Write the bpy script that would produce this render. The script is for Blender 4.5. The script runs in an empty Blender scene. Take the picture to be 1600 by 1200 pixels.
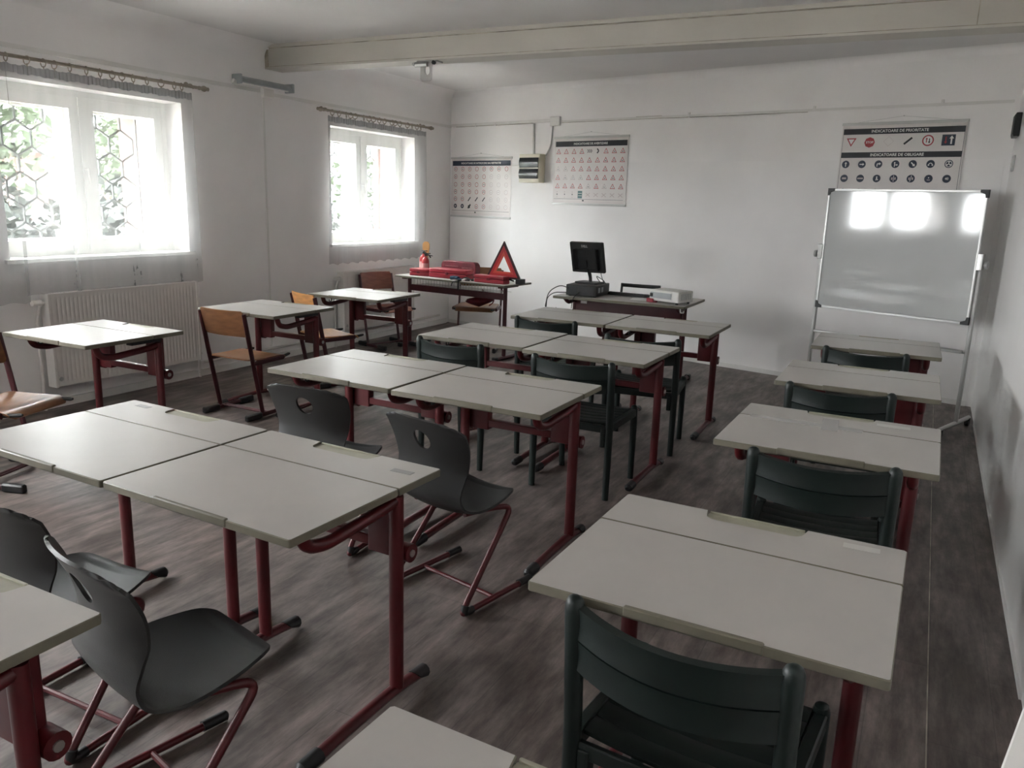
import bpy, math, random
from mathutils import Vector, Matrix
import mathutils.noise as mnoise
R = math.radians
random.seed(7)
scene = bpy.context.scene
COL = scene.collection

# ------------------------------------------------------------------ camera, world, exposure
cam_data = bpy.data.cameras.new('camera')
cam = bpy.data.objects.new('camera', cam_data); COL.objects.link(cam)
cam_data.sensor_width = 36.0
cam_data.lens = 1237.6 / 1600 * 36
cam_data.clip_start = 0.02; cam_data.clip_end = 200
_r = (0.88468632, 0.46517921, 0.03063361); _u = (-0.13038925, 0.18381746, 0.97427398); _f = (-0.44758101, 0.86592115, -0.22327516)
cam.matrix_world = Matrix(((_r[0], _u[0], -_f[0], 0), (_r[1], _u[1], -_f[1], 0), (_r[2], _u[2], -_f[2], 1.57354), (0, 0, 0, 1)))
scene.camera = cam

scene.view_settings.view_transform = 'Standard'
scene.view_settings.look = 'None'
scene.view_settings.gamma = 1.0
scene.view_settings.use_curve_mapping = False
scene.view_settings.exposure = 6.38
scene.cycles.max_bounces = 14
scene.cycles.diffuse_bounces = 8
scene.cycles.transparent_max_bounces = 24
scene.cycles.use_denoising = True
scene.cycles.caustics_reflective = False
scene.cycles.caustics_refractive = False
scene.cycles.sample_clamp_indirect = 6.0

world = bpy.data.worlds.new('overcast_sky'); scene.world = world
world.use_nodes = True
wn = world.node_tree; wn.nodes.clear()
wo = wn.nodes.new('ShaderNodeOutputWorld'); wb = wn.nodes.new('ShaderNodeBackground')
wt = wn.nodes.new('ShaderNodeTexCoord'); wz = wn.nodes.new('ShaderNodeSeparateXYZ'); wr = wn.nodes.new('ShaderNodeValToRGB')
# overcast sky, brighter towards the zenith
wr.color_ramp.elements[0].position = 0.0; wr.color_ramp.elements[0].color = (0.50, 0.508, 0.522, 1)
wr.color_ramp.elements[1].position = 1.0; wr.color_ramp.elements[1].color = (0.98, 0.985, 1.0, 1)
wn.links.new(wt.outputs['Generated'], wz.inputs[0]); wn.links.new(wz.outputs['Z'], wr.inputs[0])
wn.links.new(wr.outputs[0], wb.inputs['Color']); wb.inputs['Strength'].default_value = 1.5
wn.links.new(wb.outputs[0], wo.inputs['Surface'])

# room measures
XL, XR, YB = -5.57, 0.46, -4.6
CEIL = 2.89
FA, FB = Vector((XL, 8.88, 0)), Vector((0.44, 7.61, 0))
FANG = math.atan2(FB.y - FA.y, FB.x - FA.x)
FT = (FB - FA).normalized()
def front_y(x): return FA.y + (x - FA.x) * FT.y / FT.x
WZ0, WZ1 = 1.07, 2.28
WIN = (4.00, 7.33)
FILL_REAR = ((-2.3, -0.6), (0.05, 1.95))   # unseen bare windows added behind the camera for fill daylight
RZ0, RZ1 = 1.32, 1.98
FILL_BACK = ((-4.4, -3.5),)  # unseen back-wall window, added to light the front wall
XO = -6.12                     # outer face of the window wall

# window portals (guide daylight sampling, give off no light of their own)
for yc, zc, hh, px in [(y, (WZ0 + WZ1) / 2, 1.25, XO - .03) for y in WIN] + [((a + b) / 2, (RZ0 + RZ1) / 2, RZ1 - RZ0, XL - .40) for a, b in FILL_REAR]:
    ld = bpy.data.lights.new('window_portal', 'AREA'); ld.shape = 'RECTANGLE'; ld.size = hh; ld.size_y = 1.5
    ld.cycles.is_portal = True
    lo = bpy.data.objects.new('window_portal', ld); COL.objects.link(lo)
    lo.location = (px, yc, zc); lo.rotation_euler = (0, R(-90), 0)

for a, b in FILL_BACK:
    ld = bpy.data.lights.new('window_portal', 'AREA'); ld.shape = 'RECTANGLE'; ld.size = b - a; ld.size_y = RZ1 - RZ0; ld.cycles.is_portal = True
    lo = bpy.data.objects.new('window_portal', ld); COL.objects.link(lo); lo.location = ((a + b) / 2, YB - .25, (RZ0 + RZ1) / 2); lo.rotation_euler = (R(90), 0, 0)

# ------------------------------------------------------------------ materials
def mat(name, color, rough=0.5, metal=0.0, var=0.0, vscale=8.0, bump=0.0, bscale=60.0, coat=0.0, stretch=(1, 1, 1), spec=None):
    m = bpy.data.materials.new(name); m.use_nodes = True
    nt = m.node_tree; b = nt.nodes['Principled BSDF']
    b.inputs['Base Color'].default_value = (*color, 1); b.inputs['Roughness'].default_value = rough; b.inputs['Metallic'].default_value = metal
    if coat: b.inputs['Coat Weight'].default_value = coat; b.inputs['Coat Roughness'].default_value = 0.12
    if spec is not None: b.inputs['Specular IOR Level'].default_value = spec
    tc = nt.nodes.new('ShaderNodeTexCoord'); mp = nt.nodes.new('ShaderNodeMapping'); mp.inputs['Scale'].default_value = stretch
    nt.links.new(tc.outputs['Object'], mp.inputs[0])
    if var:
        n = nt.nodes.new('ShaderNodeTexNoise'); n.inputs['Scale'].default_value = vscale; n.inputs['Detail'].default_value = 5
        nt.links.new(mp.outputs[0], n.inputs['Vector'])
        rp = nt.nodes.new('ShaderNodeValToRGB')
        rp.color_ramp.elements[0].position = 0.3; rp.color_ramp.elements[1].position = 0.7
        rp.color_ramp.elements[0].color = (*[max(0, c * (1 - var)) for c in color], 1)
        rp.color_ramp.elements[1].color = (*[min(1, c * (1 + var)) for c in color], 1)
        nt.links.new(n.outputs['Fac'], rp.inputs[0]); nt.links.new(rp.outputs[0], b.inputs['Base Color'])
    if bump:
        n2 = nt.nodes.new('ShaderNodeTexNoise'); n2.inputs['Scale'].default_value = bscale; n2.inputs['Detail'].default_value = 3
        nt.links.new(mp.outputs[0], n2.inputs['Vector'])
        bp = nt.nodes.new('ShaderNodeBump'); bp.inputs['Strength'].default_value = bump; bp.inputs['Distance'].default_value = 0.01
        nt.links.new(n2.outputs['Fac'], bp.inputs['Height']); nt.links.new(bp.outputs[0], b.inputs['Normal'])
    return m

M = {}
M['plaster'] = mat('white_plaster', (0.86, 0.845, 0.84), 0.62, var=0.045, vscale=1.4, bump=0.12, bscale=9)
M['gloss_wall'] = mat('glossy_white_wall_paint', (0.80, 0.785, 0.77), 0.30, var=0.05, vscale=1.2, bump=0.25, bscale=5, stretch=(1, 1, 0.25))
M['ceiling'] = mat('ceiling_paint', (0.72, 0.705, 0.70), 0.8, var=0.05, vscale=1.1, bump=0.08, bscale=12)
M['beam'] = mat('beam_paint', (0.55, 0.525, 0.475), 0.55, var=0.10, vscale=2.2, bump=0.1, bscale=25, stretch=(0.4, 1, 1))
M['grime_shadow'] = mat('grimy_joint_shadow_line', (0.36, 0.33, 0.27), 0.8, var=0.5, vscale=6)  # real joints, and the painted shadow line along the front trunking
M['window_paint'] = mat('window_white_gloss', (0.80, 0.80, 0.77), 0.35, var=0.03, vscale=4)
M['pink'] = mat('pink_render', (0.15, 0.088, 0.075), 0.9, var=0.1, vscale=8, bump=0.3, bscale=60)
M['iron'] = mat('grille_iron', (0.10, 0.11, 0.11), 0.6, var=0.2, vscale=20)
M['laminate'] = mat('desk_laminate', (0.43, 0.412, 0.39), 0.36, var=0.035, vscale=5, bump=0.015, bscale=300, spec=0.15)
M['edge'] = mat('olive_desk_edge', (0.15, 0.136, 0.10), 0.5, var=0.08, vscale=30)
M['tray'] = mat('pen_tray_plastic', (0.32, 0.305, 0.235), 0.45, var=0.08, vscale=30)
M['red'] = mat('red_powder_coat', (0.082, 0.0062, 0.0088), 0.38, var=0.12, vscale=15)
M['wine'] = mat('dark_wine_steel', (0.062, 0.010, 0.014), 0.4, var=0.12, vscale=15)
M['black'] = mat('black_plastic', (0.013, 0.013, 0.014), 0.45, var=0.2, vscale=30)
M['blackgloss'] = mat('black_gloss', (0.010, 0.010, 0.011), 0.5)
M['green'] = mat('dark_green_plastic', (0.0036, 0.0098, 0.0082), 0.45, var=0.18, vscale=12, bump=0.03, bscale=200)
M['green_seat'] = mat('worn_green_slat', (0.0095, 0.0155, 0.013), 0.5, var=0.3, vscale=10)
M['grey'] = mat('grey_shell_plastic', (0.016, 0.016, 0.0155), 0.42, var=0.08, vscale=6, bump=0.12, bscale=420)
M['wood'] = mat('beech_plywood', (0.215, 0.098, 0.045), 0.36, var=0.22, vscale=5, stretch=(2, 9, 9))
M['woodtan'] = mat('pale_plywood', (0.62, 0.29, 0.105), 0.4, var=0.18, vscale=5, stretch=(2, 9, 9))
M['woodrose'] = mat('reddish_plywood', (0.27, 0.115, 0.085), 0.4, var=0.2, vscale=5, stretch=(2, 9, 9))
M['radiator'] = mat('radiator_enamel', (0.70, 0.675, 0.65), 0.35, var=0.03, vscale=5)
M['steel'] = mat('bare_steel', (0.50, 0.50, 0.49), 0.35, 0.9, var=0.08, vscale=30)
M['lampgrey'] = mat('grey_lamp_housing', (0.36, 0.385, 0.40), 0.4, var=0.08, vscale=10)
M['white_plastic'] = mat('white_plastic', (0.74, 0.73, 0.70), 0.45, var=0.04, vscale=12)
M['trunk'] = mat('painted_trunking', (0.74, 0.73, 0.71), 0.5, var=0.05, vscale=3)
M['rod'] = mat('brown_grey_curtain_rod', (0.30, 0.26, 0.215), 0.5, var=0.15, vscale=20)
M['cream'] = mat('cream_plastic', (0.62, 0.575, 0.45), 0.4, var=0.05, vscale=9)
M['smoke'] = mat('smoked_cover', (0.045, 0.048, 0.052), 0.18, var=0.3, vscale=4)
M['paper'] = mat('poster_paper', (0.70, 0.66, 0.645), 0.45, var=0.025, vscale=5)
M['rail'] = mat('poster_rail', (0.56, 0.56, 0.55), 0.4, var=0.04)
M['ink'] = mat('black_ink', (0.014, 0.015, 0.022), 0.5)
M['inkblue'] = mat('blue_black_ink', (0.018, 0.028, 0.055), 0.5)
M['inkred'] = mat('red_ink', (0.36, 0.035, 0.045), 0.5)
M['inkfaint'] = mat('faded_ink', (0.50, 0.42, 0.415), 0.5)
M['inkteal'] = mat('teal_ink', (0.05, 0.14, 0.14), 0.5)
M['inkwhite'] = mat('white_ink', (0.75, 0.73, 0.72), 0.5)
M['board'] = mat('whiteboard_enamel', (0.52, 0.535, 0.53), 0.07, var=0.03, vscale=1.5, bump=0.05, bscale=3)
M['board'].node_tree.nodes['Principled BSDF'].inputs['IOR'].default_value = 1.65
M['alu'] = mat('pale_aluminium', (0.66, 0.66, 0.65), 0.35, 0.4)
M['standgrey'] = mat('stand_grey_paint', (0.46, 0.46, 0.45), 0.4, 0.2)
M['caseRed'] = mat('red_case_plastic', (0.33, 0.022, 0.038), 0.35, var=0.08, vscale=20)
M['bagRed'] = mat('dark_red_cloth', (0.16, 0.010, 0.022), 0.5, var=0.25, vscale=20, bump=0.4, bscale=30)
M['refl'] = mat('red_reflector', (0.46, 0.030, 0.036), 0.3, var=0.05, vscale=40)
M['orange'] = mat('orange_reflector', (0.58, 0.085, 0.055), 0.3)
M['darkred'] = mat('dark_border', (0.045, 0.008, 0.012), 0.4)
M['tan'] = mat('tan_wood', (0.60, 0.33, 0.12), 0.5, var=0.12, vscale=15)
M['extred'] = mat('extinguisher_red', (0.42, 0.045, 0.05), 0.28)
M['faint_print'] = mat('worn_pink_print', (0.26, 0.075, 0.085), 0.5, var=0.3, vscale=60)
M['label_pink'] = mat('faded_label', (0.60, 0.36, 0.34), 0.5)
M['blue'] = mat('blue_glove_fabric', (0.02, 0.075, 0.13), 0.7, var=0.3, vscale=40)
M['sticker'] = mat('grey_sticker', (0.26, 0.255, 0.25), 0.45, var=0.05)
M['sticker_pale'] = mat('pale_sticker', (0.52, 0.51, 0.48), 0.3, var=0.03)
M['door'] = mat('white_door_paint', (0.80, 0.79, 0.77), 0.4, var=0.03, vscale=3)
M['bark'] = mat('tree_bark', (0.10, 0.075, 0.055), 0.9, var=0.3)
M['leaf'] = mat('green_leaves', (0.026, 0.040, 0.018), 0.6, var=0.45, vscale=1.6)
M['leafdark'] = mat('dark_leaves', (0.013, 0.017, 0.014), 0.7, var=0.5, vscale=2.0)
M['yellow'] = mat('yellow_flowers', (0.85, 0.55, 0.02), 0.6, var=0.2)
M['ground'] = mat('pale_bounce_ground', (0.34, 0.33, 0.31), 0.9, var=0.4, vscale=1.0)  # paleness put in to bounce daylight up to the ceiling
M['roofgrey'] = mat('grey_roof_sheet', (0.24, 0.22, 0.24), 0.7, var=0.15)
M['tape'] = mat('clear_tape', (0.46, 0.45, 0.43), 0.16)
M['handle'] = mat('door_handle_steel', (0.5, 0.5, 0.48), 0.3, 0.9)

def vinyl():
    m = bpy.data.materials.new('grey_brown_plank_vinyl'); m.use_nodes = True
    nt = m.node_tree; b = nt.nodes['Principled BSDF']; L = nt.links.new
    tc = nt.nodes.new('ShaderNodeTexCoord')
    mp = nt.nodes.new('ShaderNodeMapping'); mp.inputs['Rotation'].default_value = (0, 0, R(90)); L(tc.outputs['Object'], mp.inputs[0])
    br = nt.nodes.new('ShaderNodeTexBrick'); L(mp.outputs[0], br.inputs['Vector'])
    br.inputs['Scale'].default_value = 1.0; br.inputs['Brick Width'].default_value = 1.25; br.inputs['Row Height'].default_value = 0.185
    br.inputs['Mortar Size'].default_value = 0.0018; br.inputs['Bias'].default_value = 0.0
    br.inputs['Color1'].default_value = (0.142, 0.117, 0.107, 1); br.inputs['Color2'].default_value = (0.115, 0.094, 0.086, 1); br.inputs['Mortar'].default_value = (0.09, 0.075, 0.07, 1)
    br.offset = 0.37
    def noise(sx, sy, scale, det):
        q = nt.nodes.new('ShaderNodeMapping'); q.inputs['Scale'].default_value = (sx, sy, 1); L(tc.outputs['Object'], q.inputs[0])
        n = nt.nodes.new('ShaderNodeTexNoise'); n.inputs['Scale'].default_value = scale; n.inputs['Detail'].default_value = det; n.inputs['Roughness'].default_value = 0.65
        L(q.outputs[0], n.inputs['Vector']); return n
    def mixc(kind, fac, a, c):
        x = nt.nodes.new('ShaderNodeMix'); x.data_type = 'RGBA'; x.blend_type = kind; x.inputs['Factor'].default_value = fac
        L(a, x.inputs['A']); L(c, x.inputs['B']); return x.outputs['Result']
    def ramp(n, p0, c0, p1, c1):
        r = nt.nodes.new('ShaderNodeValToRGB'); r.color_ramp.elements[0].position = p0; r.color_ramp.elements[1].position = p1
        r.color_ramp.elements[0].color = (*c0, 1); r.color_ramp.elements[1].color = (*c1, 1); L(n.outputs['Fac'], r.inputs[0]); return r.outputs[0]
    grain = ramp(noise(9, 1.5, 2.0, 9), 0.36, (0.50, 0.465, 0.46), 0.64, (1.52, 1.50, 1.50))
    patch = ramp(noise(3.4, 1.5, 1.7, 7), 0.38, (0.56, 0.525, 0.515), 0.62, (1.45, 1.45, 1.45))
    c = mixc('MULTIPLY', 0.85, br.outputs['Color'], grain); c = mixc('MULTIPLY', 0.8, c, patch)
    fine = ramp(noise(34, 7, 3, 5), 0.52, (1, 1, 1), 0.75, (0.70, 0.67, 0.66))
    c = mixc('MULTIPLY', 0.7, c, fine)
    L(c, b.inputs['Base Color'])
    b.inputs['Roughness'].default_value = 0.5
    bp = nt.nodes.new('ShaderNodeBump'); bp.inputs['Strength'].default_value = 0.12; bp.inputs['Distance'].default_value = 0.004
    L(noise(14, 1.2, 6, 6).outputs['Fac'], bp.inputs['Height']); L(bp.outputs[0], b.inputs['Normal'])
    return m
M['vinyl'] = vinyl()

def sheer(name, f0, f1):
    m = bpy.data.materials.new(name); m.use_nodes = True
    nt = m.node_tree; nt.nodes.clear(); L = nt.links.new
    o = nt.nodes.new('ShaderNodeOutputMaterial'); tr = nt.nodes.new('ShaderNodeBsdfTransparent')
    d = nt.nodes.new('ShaderNodeBsdfDiffuse'); t = nt.nodes.new('ShaderNodeBsdfTranslucent'); mx = nt.nodes.new('ShaderNodeMixShader'); mo = nt.nodes.new('ShaderNodeMixShader')
    d.inputs[0].default_value = (0.93, 0.935, 0.94, 1); t.inputs[0].default_value = (0.115, 0.116, 0.117, 1); mx.inputs[0].default_value = 0.62
    L(d.outputs[0], mx.inputs[1]); L(t.outputs[0], mx.inputs[2])
    tc = nt.nodes.new('ShaderNodeTexCoord'); sp = nt.nodes.new('ShaderNodeSeparateXYZ'); L(tc.outputs['Object'], sp.inputs[0])
    # embroidered sprigs scattered over the cloth, dense along the bottom band
    v = nt.nodes.new('ShaderNodeTexVoronoi'); v.inputs['Scale'].default_value = 4.5; v.inputs['Randomness'].default_value = 0.8; L(tc.outputs['Object'], v.inputs['Vector'])
    lt = nt.nodes.new('ShaderNodeMath'); lt.operation = 'LESS_THAN'; lt.inputs[1].default_value = 0.13; L(v.outputs['Distance'], lt.inputs[0])
    n = nt.nodes.new('ShaderNodeTexNoise'); n.inputs['Scale'].default_value = 45; L(tc.outputs['Object'], n.inputs['Vector'])
    gt = nt.nodes.new('ShaderNodeMath'); gt.operation = 'GREATER_THAN'; gt.inputs[1].default_value = 0.52; L(n.outputs['Fac'], gt.inputs[0])
    mu = nt.nodes.new('ShaderNodeMath'); mu.operation = 'MULTIPLY'; L(lt.outputs[0], mu.inputs[0]); L(gt.outputs[0], mu.inputs[1])
    n2 = nt.nodes.new('ShaderNodeTexNoise'); n2.inputs['Scale'].default_value = 26; n2.inputs['Detail'].default_value = 4; L(tc.outputs['Object'], n2.inputs['Vector'])
    g2 = nt.nodes.new('ShaderNodeMath'); g2.operation = 'GREATER_THAN'; g2.inputs[1].default_value = 0.54; L(n2.outputs['Fac'], g2.inputs[0])
    bz = nt.nodes.new('ShaderNodeMath'); bz.operation = 'LESS_THAN'; bz.inputs[1].default_value = 1.03; L(sp.outputs['Z'], bz.inputs[0])
    m2 = nt.nodes.new('ShaderNodeMath'); m2.operation = 'MULTIPLY'; L(g2.outputs[0], m2.inputs[0]); L(bz.outputs[0], m2.inputs[1])
    ad = nt.nodes.new('ShaderNodeMath'); ad.operation = 'ADD'; ad.use_clamp = True; L(mu.outputs[0], ad.inputs[0]); L(m2.outputs[0], ad.inputs[1])
    fa = nt.nodes.new('ShaderNodeMapRange'); fa.inputs['To Min'].default_value = f0; fa.inputs['To Max'].default_value = f1; L(ad.outputs[0], fa.inputs['Value'])
    sm = nt.nodes.new('ShaderNodeMapping'); sm.inputs['Scale'].default_value = (1, 1, .06); L(tc.outputs['Object'], sm.inputs[0])       # gathered cloth: denser and looser vertical bands
    sn = nt.nodes.new('ShaderNodeTexNoise'); sn.inputs['Scale'].default_value = 9; sn.inputs['Detail'].default_value = 3; L(sm.outputs[0], sn.inputs['Vector'])
    sr = nt.nodes.new('ShaderNodeMapRange'); sr.inputs['From Min'].default_value = .3; sr.inputs['From Max'].default_value = .7; sr.inputs['To Min'].default_value = -.03; sr.inputs['To Max'].default_value = .05; L(sn.outputs['Fac'], sr.inputs['Value'])
    sa = nt.nodes.new('ShaderNodeMath'); sa.operation = 'ADD'; sa.use_clamp = True; L(fa.outputs[0], sa.inputs[0]); L(sr.outputs[0], sa.inputs[1])
    L(sa.outputs[0], mo.inputs[0]); L(tr.outputs[0], mo.inputs[1]); L(mx.outputs[0], mo.inputs[2]); L(mo.outputs[0], o.inputs[0])
    return m
M['sheer'] = sheer('white_sheer_voile', .36, .368); M['sheer_dense'] = sheer('denser_white_voile', .39, .398)
def cloth(name, fac, col):
    m = bpy.data.materials.new(name); m.use_nodes = True
    nt = m.node_tree; nt.nodes.clear(); L = nt.links.new
    o = nt.nodes.new('ShaderNodeOutputMaterial'); d = nt.nodes.new('ShaderNodeBsdfDiffuse'); t = nt.nodes.new('ShaderNodeBsdfTransparent'); mx = nt.nodes.new('ShaderNodeMixShader')
    n = nt.nodes.new('ShaderNodeTexNoise'); n.inputs['Scale'].default_value = 30; mr = nt.nodes.new('ShaderNodeMapRange'); mr.inputs['To Min'].default_value = fac - .1; mr.inputs['To Max'].default_value = fac + .1
    L(n.outputs['Fac'], mr.inputs['Value']); L(mr.outputs[0], mx.inputs[0])
    d.inputs[0].default_value = (*col, 1)
    L(t.outputs[0], mx.inputs[1]); L(d.outputs[0], mx.inputs[2]); L(mx.outputs[0], o.inputs[0]); return m
M['heading'] = cloth('gathered_heading_tape', 0.85, (0.42, 0.42, 0.43))
def pane():
    m = bpy.data.materials.new('window_glass'); m.use_nodes = True
    nt = m.node_tree; nt.nodes.clear(); L = nt.links.new
    o = nt.nodes.new('ShaderNodeOutputMaterial'); g = nt.nodes.new('ShaderNodeBsdfGlossy'); t = nt.nodes.new('ShaderNodeBsdfTransparent'); mx = nt.nodes.new('ShaderNodeMixShader'); fr = nt.nodes.new('ShaderNodeFresnel')
    g.inputs['Roughness'].default_value = 0.03; t.inputs[0].default_value = (0.92, 0.93, 0.925, 1); fr.inputs[0].default_value = 1.45
    ge = nt.nodes.new('ShaderNodeNewGeometry'); iv = nt.nodes.new('ShaderNodeMath'); iv.operation = 'SUBTRACT'; iv.inputs[0].default_value = 1.0; L(ge.outputs['Backfacing'], iv.inputs[1])
    mu = nt.nodes.new('ShaderNodeMath'); mu.operation = 'MULTIPLY'; L(fr.outputs[0], mu.inputs[0]); L(iv.outputs[0], mu.inputs[1])
    L(mu.outputs[0], mx.inputs[0]); L(t.outputs[0], mx.inputs[1]); L(g.outputs[0], mx.inputs[2]); L(mx.outputs[0], o.inputs[0]); return m
M['pane'] = pane()

# ------------------------------------------------------------------ mesh helpers
class MB:
    def __init__(s): s.v = []; s.f = []; s.m = []
    def add(s, verts, faces, mi=0, T=None):
        n = len(s.v)
        s.v += [tuple(T @ Vector(p)) if T else tuple(p) for p in verts]
        s.f += [tuple(i + n for i in f) for f in faces]
        s.m += (list(mi) if isinstance(mi, (list, tuple)) else [mi] * len(faces))
        return s
    def box(s, c, d, mi=0, T=None):
        x, y, z = c; a, b, e = d[0] / 2, d[1] / 2, d[2] / 2
        V = [(x + i * a, y + j * b, z + k * e) for k in (-1, 1) for j in (-1, 1) for i in (-1, 1)]
        return s.add(V, [(0, 2, 3, 1), (4, 5, 7, 6), (0, 1, 5, 4), (2, 6, 7, 3), (0, 4, 6, 2), (1, 3, 7, 5)], mi, T)
    def prism(s, out, z0, z1, ch=0.0, side=0, top=0, bot=0, T=None):
        n = len(out)
        area = sum(out[i][0] * out[(i + 1) % n][1] - out[(i + 1) % n][0] * out[i][1] for i in range(n))
        if area < 0: out = out[::-1]
        def inset(d):
            r = []
            for i in range(n):
                p, c, q = Vector(out[i - 1]).to_2d(), Vector(out[i]).to_2d(), Vector(out[(i + 1) % n]).to_2d()
                a, b = (c - p), (q - c)
                a = a.normalized() if a.length > 1e-9 else b.normalized(); b = b.normalized() if b.length > 1e-9 else a
                na, nb = Vector((-a.y, a.x)), Vector((-b.y, b.x)); k = na + nb
                k = k / max(0.5, k.length_squared / 2) if k.length > 1e-6 else na
                r.append(c + k * d)
            return r
        rings = []
        o2 = [Vector(p).to_2d() for p in out]; i2 = inset(ch) if ch else o2
        if ch: rings = [(i2, z0), (o2, z0 + ch), (o2, z1 - ch), (i2, z1)]
        else: rings = [(o2, z0), (o2, z1)]
        V = [(p.x, p.y, z) for r, z in rings for p in r]; F = []; MI = []
        for k in range(len(rings) - 1):
            for i in range(n):
                j = (i + 1) % n; F.append((k * n + i, k * n + j, (k + 1) * n + j, (k + 1) * n + i)); MI.append(side)
        F.append(tuple(range(n - 1, -1, -1))); MI.append(bot)
        F.append(tuple((len(rings) - 1) * n + i for i in range(n))); MI.append(top)
        return s.add(V, F, MI, T)
    def rbox(s, x0, x1, y0, y1, z0, z1, r=0.01, ch=0.003, seg=4, side=0, top=0, bot=0, T=None):
        return s.prism(rrect(x0, x1, y0, y1, r, seg), z0, z1, ch, side, top, bot, T)
    def tube(s, pts, r, seg=10, ry=None, up=(0, 0, 1), mi=0, T=None, scl=None, cap=True):
        pts = [Vector(p) for p in pts]; n = len(pts); V = []; F = []; up = Vector(up); prev = None
        for i, p in enumerate(pts):
            if i == 0: t = pts[1] - p
            elif i == n - 1: t = p - pts[i - 1]
            else: t = (p - pts[i - 1]).normalized() + (pts[i + 1] - p).normalized()
            t.normalize()
            if prev is None:
                sd = t.cross(up)
                if sd.length < 0.05: sd = t.cross(Vector((0, 1, 0))) if abs(t.y) < .9 else t.cross(Vector((1, 0, 0)))
            else: sd = prev - t * prev.dot(t)
            sd.normalize(); prev = sd; nn = sd.cross(t)
            k = scl[i] if scl else 1.0
            rr = r[i] if isinstance(r, (list, tuple)) else r
            r2 = ry if ry is not None else rr
            for j in range(seg):
                a = 2 * math.pi * j / seg
                V.append(p + sd * (math.cos(a) * rr * k) + nn * (math.sin(a) * r2 * k))
        for i in range(n - 1):
            for j in range(seg):
                k = (j + 1) % seg; F.append((i * seg + j, i * seg + k, (i + 1) * seg + k, (i + 1) * seg + j))
        if cap: F.append(tuple(range(seg - 1, -1, -1))); F.append(tuple((n - 1) * seg + j for j in range(seg)))
        return s.add(V, F, mi, T)
    def cyl(s, a, b, r, seg=12, mi=0, T=None): return s.tube([a, b], r, seg, mi=mi, T=T)
    def lathe(s, prof, seg=16, mi=0, T=None):
        V = [(r * math.cos(2 * math.pi * j / seg), r * math.sin(2 * math.pi * j / seg), z) for r, z in prof for j in range(seg)]; F = []
        for i in range(len(prof) - 1):
            for j in range(seg):
                k = (j + 1) % seg; F.append((i * seg + j, i * seg + k, (i + 1) * seg + k, (i + 1) * seg + j))
        F.append(tuple(range(seg - 1, -1, -1))); F.append(tuple((len(prof) - 1) * seg + j for j in range(seg)))
        return s.add(V, F, mi, T)
    def torus(s, c, Rr, r, axis, seg=16, s2=6, mi=0, sx=1.0):
        ax = Vector(axis).normalized(); e = ax.orthogonal().normalized(); g = ax.cross(e); c = Vector(c); V = []; F = []
        for i in range(seg):
            a = 2 * math.pi * i / seg; d = e * math.cos(a) + g * math.sin(a)
            for j in range(s2):
                b = 2 * math.pi * j / s2; V.append(c + d * (Rr + r * math.cos(b)) + ax * (r * math.sin(b)))
        for i in range(seg):
            for j in range(s2):
                F.append((i * s2 + j, ((i + 1) % seg) * s2 + j, ((i + 1) % seg) * s2 + (j + 1) % s2, i * s2 + (j + 1) % s2))
        return s.add(V, F, mi)
    def shell(s, fn, nu, nv, t, skip=None, move=None, mi=0, T=None):
        P = [[None] * (nv + 1) for _ in range(nu + 1)]; N = [[None] * (nv + 1) for _ in range(nu + 1)]
        for i in range(nu + 1):
            for j in range(nv + 1):
                u, v = i / nu, j / nv
                if move: u, v = move(u, v)
                e = 1e-3; P[i][j] = Vector(fn(u, v))
                u0, u1, v0, v1 = max(0, u - e), min(1, u + e), max(0, v - e), min(1, v + e)
                nrm = (Vector(fn(u1, v)) - Vector(fn(u0, v))).cross(Vector(fn(u, v1)) - Vector(fn(u, v0)))
                N[i][j] = nrm.normalized() if nrm.length > 1e-12 else Vector((0, 0, 1))
        V = []; id0 = lambda i, j: (i * (nv + 1) + j) * 2
        for i in range(nu + 1):
            for j in range(nv + 1): V.append(P[i][j] + N[i][j] * (t / 2)); V.append(P[i][j] - N[i][j] * (t / 2))
        F = []; ec = {}
        for i in range(nu):
            for j in range(nv):
                if skip and skip((i + .5) / nu, (j + .5) / nv): continue
                q = [(i, j), (i + 1, j), (i + 1, j + 1), (i, j + 1)]
                F.append(tuple(id0(*c) for c in q)); F.append(tuple(id0(*c) + 1 for c in reversed(q)))
                for k in range(4):
                    a, b = q[k], q[(k + 1) % 4]
                    if (b, a) in ec: del ec[(b, a)]
                    else: ec[(a, b)] = 1
        for a, b in ec: F.append((id0(*b), id0(*a), id0(*a) + 1, id0(*b) + 1))
        used = sorted({i for f in F for i in f}); mp = {o: k for k, o in enumerate(used)}
        return s.add([V[i] for i in used], [tuple(mp[i] for i in f) for f in F], mi, T)
    def build(s, name, mats, parent=None, smooth=True, angle=38, loc=None):
        me = bpy.data.meshes.new(name); me.from_pydata([tuple(p) for p in s.v], [], s.f)
        for k in (mats if isinstance(mats, (list, tuple)) else [mats]): me.materials.append(M[k] if isinstance(k, str) else k)
        me.polygons.foreach_set('material_index', s.m)
        if smooth:
            me.polygons.foreach_set('use_smooth', [True] * len(me.polygons)); me.set_sharp_from_angle(angle=R(angle))
        me.update()
        o = bpy.data.objects.new(name, me); COL.objects.link(o)
        if parent: o.parent = parent
        if loc: o.location = loc
        return o

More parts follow.
